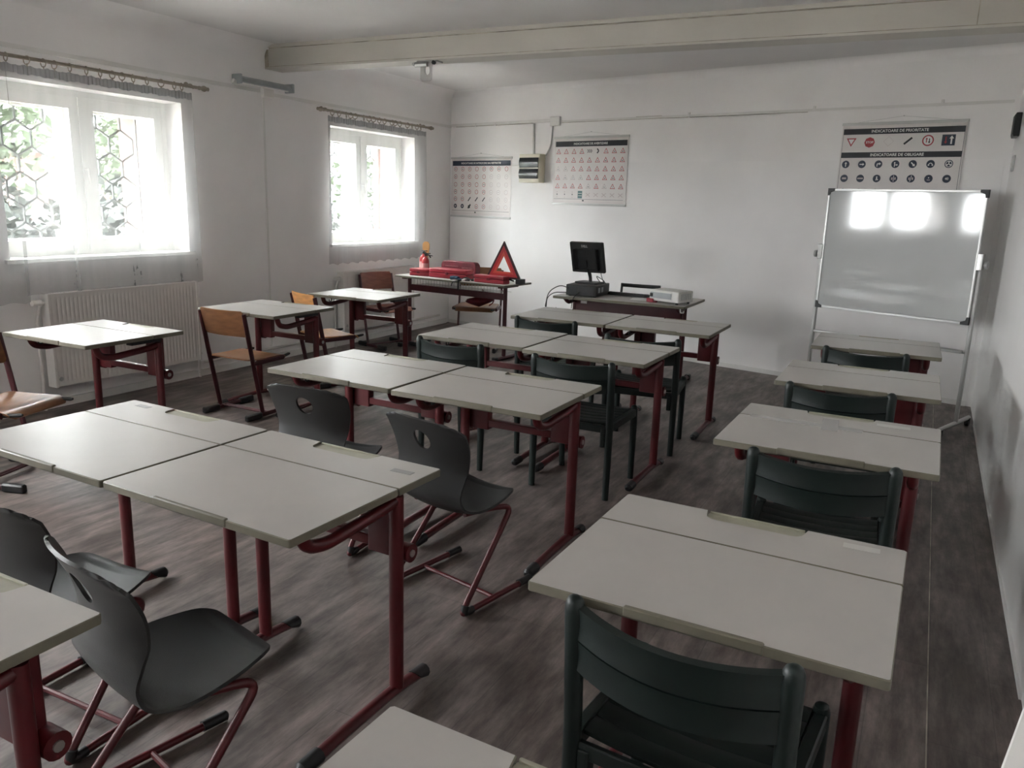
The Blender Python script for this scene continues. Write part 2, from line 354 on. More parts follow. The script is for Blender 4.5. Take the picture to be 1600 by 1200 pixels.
def rrect(x0, x1, y0, y1, r, seg=4):
    P = []
    for cx, cy, a0 in ((x1 - r, y1 - r, 0), (x0 + r, y1 - r, 90), (x0 + r, y0 + r, 180), (x1 - r, y0 + r, 270)):
        for k in range(seg + 1):
            a = R(a0 + 90 * k / seg); P.append((cx + r * math.cos(a), cy + r * math.sin(a)))
    return P
def fillet(pts, r, n=5):
    pts = [Vector(p) for p in pts]; out = [pts[0]]
    for i in range(1, len(pts) - 1):
        p, c, q = pts[i - 1], pts[i], pts[i + 1]
        a = (p - c); b = (q - c); d = min(r, a.length * .48, b.length * .48); a = c + a.normalized() * d; b = c + b.normalized() * d
        for k in range(n + 1):
            t = k / n; out.append(a * (1 - t) ** 2 + c * 2 * t * (1 - t) + b * t * t)
    out.append(pts[-1]); return out
def tag(o, label=None, cat=None, group=None, kind=None):
    if label: o['label'] = label
    if cat: o['category'] = cat
    if group: o['group'] = group
    if kind: o['kind'] = kind
    return o
def thing(name, label, cat, loc=(0, 0, 0), rotz=0.0, group=None):
    o = bpy.data.objects.new(name, None); COL.objects.link(o); o.empty_display_size = 0.05
    o.location = loc; o.rotation_euler = (0, 0, rotz)
    return tag(o, label, cat, group)
def copy_tree(o, loc, rotz, label):
    c = o.copy(); COL.objects.link(c); c.location = loc; c.rotation_euler = (0, 0, rotz); c['label'] = label
    for ch in o.children:
        d = ch.copy(); COL.objects.link(d); d.parent = c
        for g in ch.children:
            e = g.copy(); COL.objects.link(e); e.parent = d
    return c
def struct(name, mb, m, parent=None, **k):
    o = mb.build(name, m, parent, **k); o['kind'] = 'structure'; return o
def front(u, out=0.0, z=0.0):          # a point on the front wall, u metres from the window corner, out metres into the room
    p = FA + FT * u; return Vector((p.x + FT.y * out, p.y - FT.x * out, z))

# ------------------------------------------------------------------ room shell
mb = MB(); mb.add([(XL - .02, YB, 0), (XR + .02, YB, 0), (XR + .02, front_y(XR) + .05, 0), (XL - .02, FA.y + .05, 0), (XL - .02, YB, -.1), (XR + .02, YB, -.1), (XR + .02, front_y(XR) + .05, -.1), (XL - .02, FA.y + .05, -.1)],
                  [(0, 1, 2, 3), (7, 6, 5, 4), (0, 4, 5, 1), (1, 5, 6, 2), (2, 6, 7, 3), (3, 7, 4, 0)])
struct('floor', mb, 'vinyl', smooth=False)
mb = MB(); mb.add([(XL - .02, YB, CEIL), (XR + .02, YB, CEIL), (XR + .02, front_y(XR) + .05, CEIL), (XL - .02, FA.y + .05, CEIL), (XL - .02, YB, CEIL + .2), (XR + .02, YB, CEIL + .2), (XR + .02, front_y(XR) + .05, CEIL + .2), (XL - .02, FA.y + .05, CEIL + .2)],
                  [(3, 2, 1, 0), (4, 5, 6, 7), (1, 5, 4, 0), (2, 6, 5, 1), (3, 7, 6, 2), (0, 4, 7, 3)])
struct('ceiling', mb, 'ceiling', smooth=False)
# window wall with three openings
mb = MB(); T = XL - XO; xc = (XL + XO) / 2; y0, ym, y1 = YB - .2, 2.4, 9.3
mb.box((xc, (ym + y1) / 2, WZ0 / 2 - .2), (T, y1 - ym, WZ0 + .4)); mb.box((xc, (ym + y1) / 2, (WZ1 + 3.15) / 2), (T, y1 - ym, 3.15 - WZ1))
edges = [ym] + [e for yc in WIN for e in (yc - .75, yc + .75)] + [y1]
for a, b in zip(edges[::2], edges[1::2]): mb.box((xc, (a + b) / 2, (WZ0 + WZ1) / 2), (T, b - a, WZ1 - WZ0))
T2 = .35; xc = XL - T2 / 2                         # thinner wall with the added fill windows behind the camera
mb.box((xc, (y0 + ym) / 2, RZ0 / 2 - .2), (T2, ym - y0, RZ0 + .4)); mb.box((xc, (y0 + ym) / 2, (RZ1 + 3.15) / 2), (T2, ym - y0, 3.15 - RZ1))
edges = [y0] + [e for w_ in FILL_REAR for e in w_] + [ym]
for a, b in zip(edges[::2], edges[1::2]): mb.box((xc, (a + b) / 2, (RZ0 + RZ1) / 2), (T2, b - a, RZ1 - RZ0))
struct('wall_left', mb, 'plaster', smooth=False)
mb = MB(); a, b = front(-.3), front(6.5); n = Vector((-FT.y, FT.x, 0))
mb.add([a, b, b + n * .3, a + n * .3] + [Vector((p.x, p.y, 3.1)) for p in (a, b, b + n * .3, a + n * .3)], [(3, 2, 1, 0), (4, 5, 6, 7), (0, 1, 5, 4), (1, 2, 6, 5), (2, 3, 7, 6), (3, 0, 4, 7)])
wf = struct('wall_front', mb, 'plaster', smooth=False); wf.data.transform((Matrix.Translation(FA) @ Matrix.Rotation(FANG, 4, 'Z')).inverted()); wf.location = FA; wf.rotation_euler = (0, 0, FANG)
mb = MB(); mb.box((XR + .12, 1.6, 1.5), (.24, 12.6, 3.3))
struct('wall_right', mb, 'gloss_wall', smooth=False)
mb = MB(); yb = YB - .1
mb.box(((XL + XR) / 2, yb, RZ0 / 2 - .1), (XR - XL + .6, .2, RZ0 + .2)); mb.box(((XL + XR) / 2, yb, (RZ1 + 3.15) / 2), (XR - XL + .6, .2, 3.15 - RZ1))
edges = [XL - .3] + [e for w_ in FILL_BACK for e in w_] + [XR + .3]
for a, b in zip(edges[::2], edges[1::2]): mb.box(((a + b) / 2, yb, (RZ0 + RZ1) / 2), (b - a, .2, RZ1 - RZ0))
struct('wall_back', mb, 'plaster', smooth=False)
# rounded plaster coves where walls meet ceiling and in the corner
def cove(a, b, nrm, r):
    m = MB(); V = []; K = 7
    for p in (a, b):
        for k in range(K + 1):
            t = R(90) * k / K; d = r * (1 - math.cos(t)); h = r * (1 - math.sin(t)); V.append(Vector((p.x, p.y, CEIL)) + nrm * (d if True else 0) - Vector((0, 0, h)))
        V.append(Vector((p.x, p.y, CEIL)) - nrm * .0)
    n = K + 2; m.add(V, [(i, i + 1, n + i + 1, n + i) for i in range(K)] + [tuple(range(n)), tuple(range(2 * n - 1, n - 1, -1)), (K, K + 1, n + K + 1, n + K), (K + 1, 0, n, n + K + 1)]); return m
struct('trim_1', cove(Vector((XL, YB, 0)), Vector((XL, FA.y, 0)), Vector((1, 0, 0)), .13), 'plaster', angle=60)
struct('trim_2', cove(Vector((FA.x, FA.y, 0)), Vector((XR, front_y(XR), 0)), Vector((FT.y, -FT.x, 0)), .07), 'plaster', angle=60)
# ceiling beam with grimy joints
yl, yr = 5.715, 5.86
def skew(x0, x1, ya, yb, d, z0, z1):
    return [(x0, ya, z0), (x1, yb, z0), (x1, yb + d, z0), (x0, ya + d, z0), (x0, ya, z1), (x1, yb, z1), (x1, yb + d, z1), (x0, ya + d, z1)], [(3, 2, 1, 0), (4, 5, 6, 7), (0, 1, 5, 4), (1, 2, 6, 5), (2, 3, 7, 6), (3, 0, 4, 7)]
beam = struct('ceiling_beam', MB().add(*skew(XL, XR, yl, yr, .19, 2.70, 2.90)), 'beam', smooth=False)
struct('beam_bottom_board', MB().add(*skew(XL, XR, yl - .012, yr - .012, .214, 2.684, 2.70)), 'beam', beam, smooth=False)
struct('beam_top_moulding', MB().add(*skew(XL, XR, yl - .02, yr - .02, .03, 2.862, 2.892)), 'beam', beam, smooth=False)
struct('beam_joint', MB().add(*skew(XL, XR, yl - .004, yr - .004, .01, 2.700, 2.706)), 'grime_shadow', beam, smooth=False)
struct('beam_joint', MB().add(*skew(XL, XR, yl - .004, yr - .004, .01, 2.856, 2.862)), 'grime_shadow', beam, smooth=False)
struct('beam_end_joint', MB().box((XL + .02, yl - .006, 2.78), (.03, .02, .17)), 'grime_shadow', beam, smooth=False)
struct('beam_seam', MB().box((.06, yr - .012, 2.78), (.006, .02, .155)), 'grime_shadow', beam, smooth=False)
# smooth lining on the lower front wall, its top edge reads as a faint line
def wallslab(u0, u1, z0, z1, t):
    a, b, c, d = front(u0), front(u1), front(u1, t), front(u0, t)
    return [Vector((p.x, p.y, z)) for z in (z0, z1) for p in (a, b, c, d)], [(0, 1, 2, 3), (7, 6, 5, 4), (0, 4, 5, 1), (1, 5, 6, 2), (2, 6, 7, 3), (3, 7, 4, 0)]
struct('trim_3', MB().add(*wallslab(1.02, 6.12, .02, 2.03, .006)), 'plaster', smooth=False)
struct('baseboard_front', MB().add(*wallslab(0.02, 6.12, 0, .045, .014)), 'trunk', smooth=False)
struct('baseboard_left', MB().box((XL + .009, 3.3, .03), (.018, 11.0, .06)), 'trunk', smooth=False)
mb = MB(); mb.box((XR - .004, 4.9, .012), (.008, 4.0, .024)); struct('baseboard_right', mb, 'trunk', smooth=False)
# vinyl roll seam
mb = MB(); mb.box((.18, 4.0, .0006), (.004, 7.0, .0012)); struct('trim_4', mb, 'grime_shadow', smooth=False)

# ------------------------------------------------------------------ windows
def frame_rect(m, x, y0, y1, z0, z1, w, d, ww=None):
    ww = ww or w
    m.box((x, (y0 + y1) / 2, z0 + w / 2), (d, y1 - y0, w)); m.box((x, (y0 + y1) / 2, z1 - w / 2), (d, y1 - y0, w))
    m.box((x, y0 + ww / 2, (z0 + z1) / 2), (d, ww, z1 - z0 - 2 * w)); m.box((x, y1 - ww / 2, (z0 + z1) / 2), (d, ww, z1 - z0 - 2 * w))
for n_, yc in enumerate(WIN, 1):
    w = bpy.data.objects.new('window_%d' % n_, None); COL.objects.link(w); w.location = (XL, yc, 0); w['kind'] = 'structure'
    m = MB(); frame_rect(m, -.23, -.75, .75, WZ0, WZ1, .045, .08); frame_rect(m, -.38, -.75, .75, WZ0, WZ1, .05, .08); m.build('window_frame', 'window_paint', w)
    m = MB(); m.box((-.23, 0, (WZ0 + WZ1) / 2), (.09, .05, WZ1 - WZ0 - .09)); m.box((-.38, 0, (WZ0 + WZ1) / 2), (.08, .06, WZ1 - WZ0 - .1)); m.build('mullion', 'window_paint', w)
    for x, (zz0, zz1) in ((-.22, (1.115, 2.235)), (-.38, (1.12, 2.23))):
        for a, b in ((-.71, -.022), (.022, .71)):
            m = MB(); frame_rect(m, x, a, b, zz0, zz1, .085, .05, .075); s_ = m.build('sash', 'window_paint', w)
            m = MB(); m.box((x, (a + b) / 2, (zz0 + zz1) / 2), (.004, b - a - .15, zz1 - zz0 - .17)); m.build('pane', 'pane', s_)
    m = MB(); m.cyl((-.19, -.012, 1.72), (-.14, -.012, 1.72), .008); m.tube(fillet([(-.145, -.012, 1.72), (-.14, -.012, 1.72), (-.135, -.012, 1.62)], .01), .008, 8); m.build('handle', 'window_paint', w)
    m = MB(); m.rbox(-.21, .035, -.79, .79, WZ0 - .012, WZ0 + .018, .008, .004); m.build('sill', 'window_paint', w)
    m = MB()                                        # pink rendered outer reveal
    rd = .31 if n_ == 1 else .15; rx = -.42 - rd / 2
    for s in (-1, 1): m.box((rx, s * .725, (WZ0 + WZ1) / 2), (rd, .05, WZ1 - WZ0 + .02))
    m.box((rx, 0, WZ1 - .03), (rd, 1.5, .06)); m.box((rx - .01, 0, WZ0 + .03), (rd + .03, 1.5, .06)); m.build('outer_reveal', 'pink', w, smooth=False)
k_ = 3  # from here on: unseen windows added to brighten the room
for wx, wy, ang, wd_ in [(XL - .2, (a + b) / 2, 0, b - a) for a, b in FILL_REAR] + [((a + b) / 2, YB - .1, R(90), b - a) for a, b in FILL_BACK]:
    w = bpy.data.objects.new('window_%d' % k_, None); COL.objects.link(w); w.location = (wx, wy, 0); w.rotation_euler = (0, 0, ang); w['kind'] = 'structure'; k_ += 1
    m = MB(); frame_rect(m, 0, -wd_ / 2, wd_ / 2, RZ0, RZ1, .06, .07); m.box((0, 0, (RZ0 + RZ1) / 2), (.06, .24, RZ1 - RZ0 - .12)); m.build('window_frame', 'window_paint', w)
    for s in (-1, 1): m = MB(); m.box((0, s * wd_ / 4, (RZ0 + RZ1) / 2), (.004, wd_ / 2 - .09, RZ1 - RZ0 - .12)); m.build('pane', 'pane', w)
def grille(yc, label):
    g = thing('window_grille', label, 'window grille', (XL - .49, yc, 0), 0, 'hexagon iron grilles outside the windows')
    W, e = .215, .12; row = .185; seen = set(); m = MB()
    rows = [(1.13 + row * r, (W / 2 if r % 2 else 0)) for r in range(7)]
    for r, (z, off) in enumerate(rows):
        for k in range(-4, 5):
            y = k * W + off
            if abs(y) > .70: continue
            top, bot = min(2.22, z + e), z
            m.cyl((0, y, bot), (0, y, top), .0095, 5)
            if z + row < 2.22:
                for s in (-1, 1):
                    if abs(y + s * W / 2) <= .70: m.cyl((0, y, z + e), (0, y + s * W / 2, z + row), .0095, 5)
    m.build('bars', 'iron', g); m = MB()
    for a in (-.685, .685): m.cyl((0, a, 1.12), (0, a, 2.22), .008, 6)
    for z in (1.125, 2.215): m.cyl((0, -.685, z), (0, .685, z), .008, 6)
    m.build('grille_frame', 'iron', g)
grille(4.00, 'iron hexagon grille outside the large window beside the front left radiator')
grille(7.33, 'iron hexagon grille outside the smaller-looking window near the far corner')

# ------------------------------------------------------------------ outside
mb = MB(); mb.add([(-60, -60, -.6), (40, -60, -.6), (40, 60, -.6), (-60, 60, -.6)], [(0, 1, 2, 3)]); struct('garden_ground', mb, 'ground', smooth=False)
def tree(name, x, y, h, r, label, mats, zbase=-.6, crown0=.35, n=900, ls=.11, cat='tree'):
    t = thing(name, label, cat, (x, y, zbase)); rnd = random.Random(int(x * 31 + y * 17))
    m = MB(); m.tube([(0, 0, 0), (.05, .03, h * .4), (.0, .08, h * .8)], [h * .025, h * .02, h * .008], 8); m.build('trunk', 'bark', t)
    m = MB(); lobes = [(Vector((rnd.uniform(-.55, .55) * r, rnd.uniform(-.55, .55) * r, h * rnd.uniform(crown0 + .1, .88))), r * rnd.uniform(.4, .62)) for _ in range(9)]
    for _ in range(n):
        c, q = rnd.choice(lobes); d = Vector((rnd.gauss(0, 1), rnd.gauss(0, 1), rnd.gauss(0, 1))).normalized(); p = c + d * q * rnd.uniform(.6, 1.05)
        a = Vector((rnd.gauss(0, 1), rnd.gauss(0, 1), rnd.gauss(0, .6))).normalized(); b = a.orthogonal().normalized(); s = ls * rnd.uniform(.6, 1.4)
        m.add([p - a * s, p + b * s * .5, p + a * s, p - b * s * .5 + Vector((0, 0, -.15 * s))], [(0, 1, 2, 3)])
    o = m.build('foliage', mats, t, smooth=False); o['kind'] = 'stuff'
tree('garden_tree', -13.2, 7.2, 4.6, 1.6, 'green tree seen through the left sash of the nearer window, before the house', 'leaf', n=1500)
tree('garden_tree', -15.5, 11.6, 5.0, 1.9, 'green tree with a broad crown beyond the nearer window, left sash', 'leaf', n=1500)
tree('garden_tree', -13.5, 22.4, 4.6, 1.5, 'tall green tree outside the far corner window, beside the pink reveal', 'leaf', n=1200)
def hedge(y0, y1, x, h, label, n):
    t = thing('garden_hedge', label, 'hedge', (x, (y0 + y1) / 2, -.6)); rnd = random.Random(int(y0 * 10)); m = MB()
    for k in range(5): yy = (y0 - y1) / 2 + (y1 - y0) * (k + .5) / 5; m.tube([(0, yy, 0), (.05, yy + .05, h * .7)], .03, 6)
    o = m.build('stems', 'bark', t); o['kind'] = 'stuff'; m = MB()
    for _ in range(n):
        y = rnd.uniform(y0 - y1, y1 - y0) / 2; hh = h * (.86 + .14 * math.sin(y * 2.1 + 1) * math.sin(y * 5.3)); z = hh * rnd.uniform(.05, 1); p = Vector((rnd.gauss(0, .3), y, z))
        a = Vector((rnd.gauss(0, 1), rnd.gauss(0, 1), rnd.gauss(0, .6))).normalized(); b = a.orthogonal().normalized(); q = .085 * rnd.uniform(.6, 1.4)
        m.add([p - a * q, p + b * q * .55, p + a * q, p - b * q * .55 + Vector((0, 0, -.15 * q))], [(0, 1, 2, 3)])
    o = m.build('foliage', 'leafdark', t, smooth=False); o['kind'] = 'stuff'
hedge(4.6, 9.4, -9.8, 2.35, 'dark hedge filling the lower part of the nearer window view', 6500)
hedge(10.8, 16.4, -9.8, 2.2, 'low dark hedge at the foot of the far corner window view', 5500)
tree('garden_tree', -18.5, 13.9, 4.6, 1.5, 'green tree behind the hedge in the right sash of the nearer window', 'leaf', n=1500)
tree('garden_tree', -11.9, 15.1, 2.9, 1.2, 'small leafy tree above the low hedge in the far corner window', 'leaf', n=1300)
tree('garden_tree', -15.5, 20.8, 4.4, 1.5, 'green tree behind the hedge in the left sash of the far corner window', 'leaf', n=1500)
fl = thing('flower_clump', 'yellow flower clump at the bottom of the nearer window', 'flowers', (-8.6, 6.15, -.6)); rnd = random.Random(4)
m = MB(); m.tube([(0, 0, 0), (0, 0, 1.2)], .02, 6); m.build('stalk', 'leafdark', fl); m = MB()
for _ in range(60):
    p = Vector((rnd.gauss(0, .08), rnd.gauss(0, .08), 1.35 + rnd.gauss(0, .1))); a = Vector((rnd.gauss(0, 1), rnd.gauss(0, 1), rnd.gauss(0, 1))).normalized(); b = a.orthogonal().normalized()
    m.add([p - a * .05, p + b * .05, p + a * .05, p - b * .05], [(0, 1, 2, 3)])
o = m.build('petals', 'yellow', fl, smooth=False); o['kind'] = 'stuff'
hs = thing('neighbour_house', 'grey roofed house beyond the trees outside the nearer window', 'house', (-22, 10.5, -.6))
m = MB(); m.box((0, 0, 1.5), (5, 8, 3.0)); m.build('house_wall', 'pink', hs, smooth=False)
m = MB(); m.add([(-2.8, -4.4, 3), (2.8, -4.4, 3), (2.8, 4.4, 3), (-2.8, 4.4, 3), (0, -4.4, 5), (0, 4.4, 5)], [(0, 3, 2, 1), (1, 2, 5, 4), (3, 0, 4, 5), (0, 1, 4), (2, 3, 5)]); m.build('roof', 'roofgrey', hs, smooth=False)
for yy in (-2.2, 0.3, 2.6):
    m = MB(); m.box((2.53, yy, 1.6), (.06, 1.0, 1.2)); fr_ = m.build('window', 'window_paint', hs, smooth=False); m = MB(); m.box((2.57, yy, 1.6), (.02, .84, 1.04)); m.build('pane', 'smoke', fr_, smooth=False)

# ------------------------------------------------------------------ curtains and rods
def rod(y0, y1, ends, label, nr, seed):
    t = thing('curtain_rod', label, 'curtain rod', (XL + .085, 0, 2.408), 0)
    m = MB(); m.cyl((0, y0, 0), (0, y1, 0), .0125, 12); m.build('pole', 'rod', t)
    for y, s in ends:
        m = MB(); m.lathe([(.013, 0), (.016, .005), (.016, .02), (.010, .026), (.021, .045), (.024, .06), (.018, .078), (.012, .09), (.016, .1), (.004, .112)], 12, T=Matrix.Translation((0, y, 0)) @ Matrix.Rotation(R(-90 * s), 4, 'X')); m.build('finial', 'rod', t)
        m = MB(); m.tube(fillet([(-.084, y - s * .05, .02), (-.02, y - s * .05, .02), (0, y - s * .05, -.012)], .015), .007, 8); m.cyl((-.085, y - s * .05, .02), (-.078, y - s * .05, .02), .022, 12); m.build('bracket', 'rod', t)
    rnd = random.Random(seed); lo, hi = y0 + .06, y1 - .1
    for k in range(nr):
        y = lo + (hi - lo) * (k + .5 + rnd.uniform(-.3, .3)) / nr; ax = (rnd.uniform(-.25, .25), 1, rnd.uniform(-.1, .1))
        if rnd.random() < .16: ax = (.9, .5, 0)
        m = MB(); m.torus((0, y, -.013), .027, .0038, ax, 14, 5); m.cyl((0, y, -.033), (0, y, -.055), .004, 5); m.build('ring', 'rod', t)
    return t
rod(2.35, 4.86, ((4.86, 1),), 'brown curtain rod with wooden rings above the nearer window', 22, 3)
rod(6.40, 8.24, ((8.24, 1), (6.40, -1)), 'brown curtain rod with wooden rings above the far corner window', 17, 5)
def curtain(y0, y1, z0, z1, label, seed, dx=0.0, folds=9, amp=.018, m_='sheer'):
    t = thing('sheer_curtain', label, 'curtain', (XL + .085 + dx, (y0 + y1) / 2, 0)); rnd = random.Random(seed)
    ph = [rnd.uniform(0, 6.3) for _ in range(4)]; w = y1 - y0
    def f(u, v):
        z = z0 + (z1 - z0) * v; k = .35 + .65 * (1 - v); uu = u + .01 * math.sin(5 * v + ph[0])
        x = amp * k * (math.sin(uu * folds * 6.283 + ph[1]) + .55 * math.sin(uu * folds * 2.3 * 6.283 + ph[2] + v)) * .7
        return (x, (u - .5) * w + .006 * math.sin(uu * folds * 12.5 + ph[3]) * k + (1 - v) * (u - .5) * .02, z + (.008 * math.sin(u * folds * 6.283) if v < .01 else 0))
    m = MB(); nu, nv = int(w * 70), 14; V = [f(i / nu, j / nv) for i in range(nu + 1) for j in range(nv + 1)]
    m.add(V, [(i * (nv + 1) + j, (i + 1) * (nv + 1) + j, (i + 1) * (nv + 1) + j + 1, i * (nv + 1) + j + 1) for i in range(nu) for j in range(nv)])
    m.build('voile', m_, t, angle=180)
    def g(u, v): p = f(u, 1); return (p[0] * .5 + .004 * math.sin(u * 300) + .003, p[1], z1 - .052 + .055 * v + .004 * math.sin(u * 61 + 2 * v) + .003 * math.sin(u * 173))
    m = MB(); nu = int(w * 110); V = [g(i / nu, j / 3) for i in range(nu + 1) for j in range(4)]
    m.add(V, [(i * 4 + j, (i + 1) * 4 + j, (i + 1) * 4 + j + 1, i * 4 + j + 1) for i in range(nu) for j in range(3)]); m.build('heading', 'heading', t, angle=180)
curtain(3.30, 4.79, .84, 2.355, 'white sheer curtain over the nearer window, panel hanging above the large radiator', 1, 0.0, 6, .007, 'sheer_dense')
curtain(2.30, 3.294, .80, 2.355, 'white sheer curtain panel at the left edge of the picture', 2, 0.022, 6, .018, 'sheer_dense')
curtain(6.45, 8.20, .89, 2.355, 'white sheer curtain with embroidered hem over the far corner window', 3, 0.0, 11, .010)

# ------------------------------------------------------------------ radiators
def radiator(y0, y1, z0, z1, label):
    t = thing('panel_radiator', label, 'radiator', (XL, (y0 + y1) / 2, 0)); w = y1 - y0; m = MB()
    pr = []; n = int(w / .0333); g = .0025
    for i in range(n):
        a = -w / 2 + .03 + (w - .06) * i / n; s = (w - .06) / n
        pr += [(a, 0), (a + s * .62, 0), (a + s * .74, -g), (a + s * .88, -g)]
    pr = [(-w / 2, 0)] + pr + [(w / 2, 0)]
    zz = [z0 + .004, z0 + .03, z0 + .045, z1 - .045, z1 - .03, z1 - .004]; dep = [0, 0, 1, 1, 0, 0]; V = [(.12 + d * e, y, z) for z, e in zip(zz, dep) for y, d in pr]; k = len(pr)
    m.add(V, [(r * k + i, r * k + i + 1, (r + 1) * k + i + 1, (r + 1) * k + i) for r in range(5) for i in range(k - 1)])
    m.add([(.12, -w / 2, zz[0]), (.12, w / 2, zz[0]), (.12, w / 2, zz[-1]), (.12, -w / 2, zz[-1]), (.108, -w / 2, zz[0]), (.108, w / 2, zz[0]), (.108, w / 2, zz[-1]), (.108, -w / 2, zz[-1])], [(7, 6, 5, 4), (0, 4, 5, 1), (1, 5, 6, 2), (2, 6, 7, 3), (3, 7, 4, 0)])
    m.build('front_panel', 'radiator', t, angle=20)
    m = MB(); m.box((.04, 0, (z0 + z1) / 2), (.012, w - .01, z1 - z0 - .02)); m.build('rear_panel', 'radiator', t, smooth=False)
    for s in (-1, 1): m = MB(); m.rbox(.03, .122, s * w / 2 - .012, s * w / 2 + .012, z0, z1, .004, .002); m.build('side_panel', 'radiator', t)
    m = MB(); m.box((.076, 0, z1 - .003), (.088, w - .02, .004))
    for i in range(int(w / .02)): m.box((.076, -w / 2 + .02 + i * .02, z1), (.07, .004, .004))
    m.build('top_grille', 'radiator', t, smooth=False)
    m = MB(); m.cyl((.076, -w / 2 - .002, z1 - .06), (.076, -w / 2 - .05, z1 - .06), .012); m.cyl((.076, -w / 2 - .04, z1 - .06), (.076, -w / 2 - .1, z1 - .06), .02, 14); m.cyl((.076, -w / 2 - .04, z1 - .085), (.076, -w / 2 - .04, z1 - .04), .014); m.build('valve', 'white_plastic', t)
    m = MB(); m.tube(fillet([(.076, -w / 2 - .04, z1 - .07), (.03, -w / 2 - .05, z1 - .2), (.03, -w / 2 - .05, .1), (.03, -w / 2 - .05, 0)], .05), .0105, 8); m.build('supply_pipe', 'radiator', t)
    m = MB(); m.tube(fillet([(.076, w / 2 + .0, z0 + .05), (.076, w / 2 + .05, z0 + .05), (.03, w / 2 + .06, z0 + .02), (.03, w / 2 + .06, .0)], .03), .0105, 8); m.cyl((.076, w / 2 + .03, z0 + .03), (.076, w / 2 + .03, z0 + .075), .014, 8); m.build('return_pipe', 'radiator', t)
    m = MB(); m.cyl((.12, -w / 2 + .03, z0 + .06), (.124, -w / 2 + .03, z0 + .06), .016, 12); m.build('plug', 'standgrey', t)
radiator(3.42, 4.70, .17, .845, 'long white panel radiator under the nearer window')
radiator(6.62, 7.90, .17, .80, 'white panel radiator under the far corner window behind the desks')
m = MB(); m.cyl((XL + .035, 4.80, .125), (XL + .035, 8.6, .125), .013, 8); tag(m.build('heating_pipe', 'radiator'), 'white heating pipe along the foot of the window wall', 'pipe')

# ------------------------------------------------------------------ cable trunking, boxes, lamp on the walls
def run(name, pts, sx, label, parent_cat='cable trunking', ry=None, m_='trunk'):
    m = MB()
    for a, b in zip(pts[:-1], pts[1:]): m.tube([a, b], sx, 4, ry=ry)
    return tag(m.build(name, m_, smooth=False), label, parent_cat)
def slab(a, b, h, t, outv):            # flat trunking from a to b
    a, b, o = Vector(a), Vector(b), Vector(outv).normalized(); d = (b - a).normalized(); s = d.cross(o).normalized() * (h / 2)
    V = [a - s, b - s, b + s, a + s]; return V + [p + o * t for p in V], [(3, 2, 1, 0), (4, 5, 6, 7), (0, 1, 5, 4), (1, 2, 6, 5), (2, 3, 7, 6), (3, 0, 4, 7)]
OL, OF = (1, 0, 0), (FT.y, -FT.x, 0)
m = MB(); m.add(*slab((XL, -1.5, 2.475), (XL, 5.62, 2.485), .03, .014, OL)); tag(m.build('cable_trunking', 'trunk', smooth=False), 'white cable trunking along the window wall above the nearer curtain rod', 'cable trunking')
m = MB(); m.add(*slab((XL, 5.78, 2.47), (XL, 8.87, 2.478), .03, .014, OL)); tag(m.build('cable_trunking', 'trunk', smooth=False), 'white cable trunking from the junction box to the far corner', 'cable trunking')
m = MB(); m.add(*slab((XL, 5.665, 2.43), (XL, 5.655, .14), .022, .006, OL)); tag(m.build('cable_trunking', 'trunk', smooth=False), 'thin vertical white trunking down the window wall between the two windows', 'cable trunking')
m = MB(); m.rbox(-.065, .065, -.04, 0, -.045, .045, .006, .004, T=Matrix.Translation((XL, 5.70, 2.483)) @ Matrix.Rotation(R(90), 4, 'Z')); tag(m.build('junction_box', 'white_plastic'), 'white junction box under the grey wall lamp', 'junction box')
def fslab(u0, z0, u1, z1, h, t=.014, o0=0.0): return slab(front(u0, o0, z0), front(u1, o0, z1), h, t, OF)
m = MB(); m.add(*fslab(.02, 2.49, 1.58, 2.495, .034)); m.add(*fslab(1.72, 2.478, 6.12, 2.468, .022)); o = tag(m.build('cable_trunking', 'trunk', smooth=False), 'long white cable trunking across the front wall', 'cable trunking')
FM = Matrix.Translation(FA) @ Matrix.Rotation(FANG, 4, 'Z'); o.data.transform(FM.inverted()); o.location = FA; o.rotation_euler = (0, 0, FANG)
for u in (.06, .42, .74, 3.3, 4.55, 5.6): mm = MB(); mm.add(*fslab(u, 2.486, u + .02, 2.486, .04, .017)); mm.build('clip', 'trunk', o, smooth=False).data.transform(FM.inverted())
mm = MB(); mm.add(*fslab(.1, 2.471, 1.32, 2.474, .004, .012)); mm.build('gap_shadow_strip', 'grime_shadow', o, smooth=False).data.transform(FM.inverted())  # dark strips colour in the gaps and shadow line along the trunking
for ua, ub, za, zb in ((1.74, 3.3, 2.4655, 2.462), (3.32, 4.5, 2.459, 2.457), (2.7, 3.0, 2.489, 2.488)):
    mm = MB(); mm.add(*fslab(ua, za, ub, zb, .003, .012)); mm.build('gap_shadow_strip', 'grime_shadow', o, smooth=False).data.transform(FM.inverted())
m = MB(); m.rbox(-.066, .066, -.04, 0, -.05, .05, .006, .004, T=Matrix.Translation(front(1.655, 0, 2.482)) @ Matrix.Rotation(FANG, 4, 'Z')); tag(m.build('junction_box', 'white_plastic'), 'small white junction box above the cream fuse box', 'junction box')
m = MB(); m.add(*fslab(1.338, 2.47, 1.352, 2.12, .02, .016)); tag(m.build('cable_trunking', 'standgrey', smooth=False), 'straight grey cable dropping into the left of the fuse box', 'cable')
m = MB(); m.tube(fillet([front(1.615, .012, 2.435), front(1.600, .012, 2.22), front(1.53, .012, 2.11)], .06), .008, 6); tag(m.build('cable', 'standgrey'), 'bent grey cable from the junction box to the right of the fuse box', 'cable')
fb = thing('fuse_box', 'cream fuse box with two dark smoked covers on the front wall', 'fuse box', front(1.37, .006, 0), FANG)
m = MB(); m.rbox(-.155, .155, -.105, 0, 1.805, 2.125, .012, .006); m.build('housing', 'cream', fb)
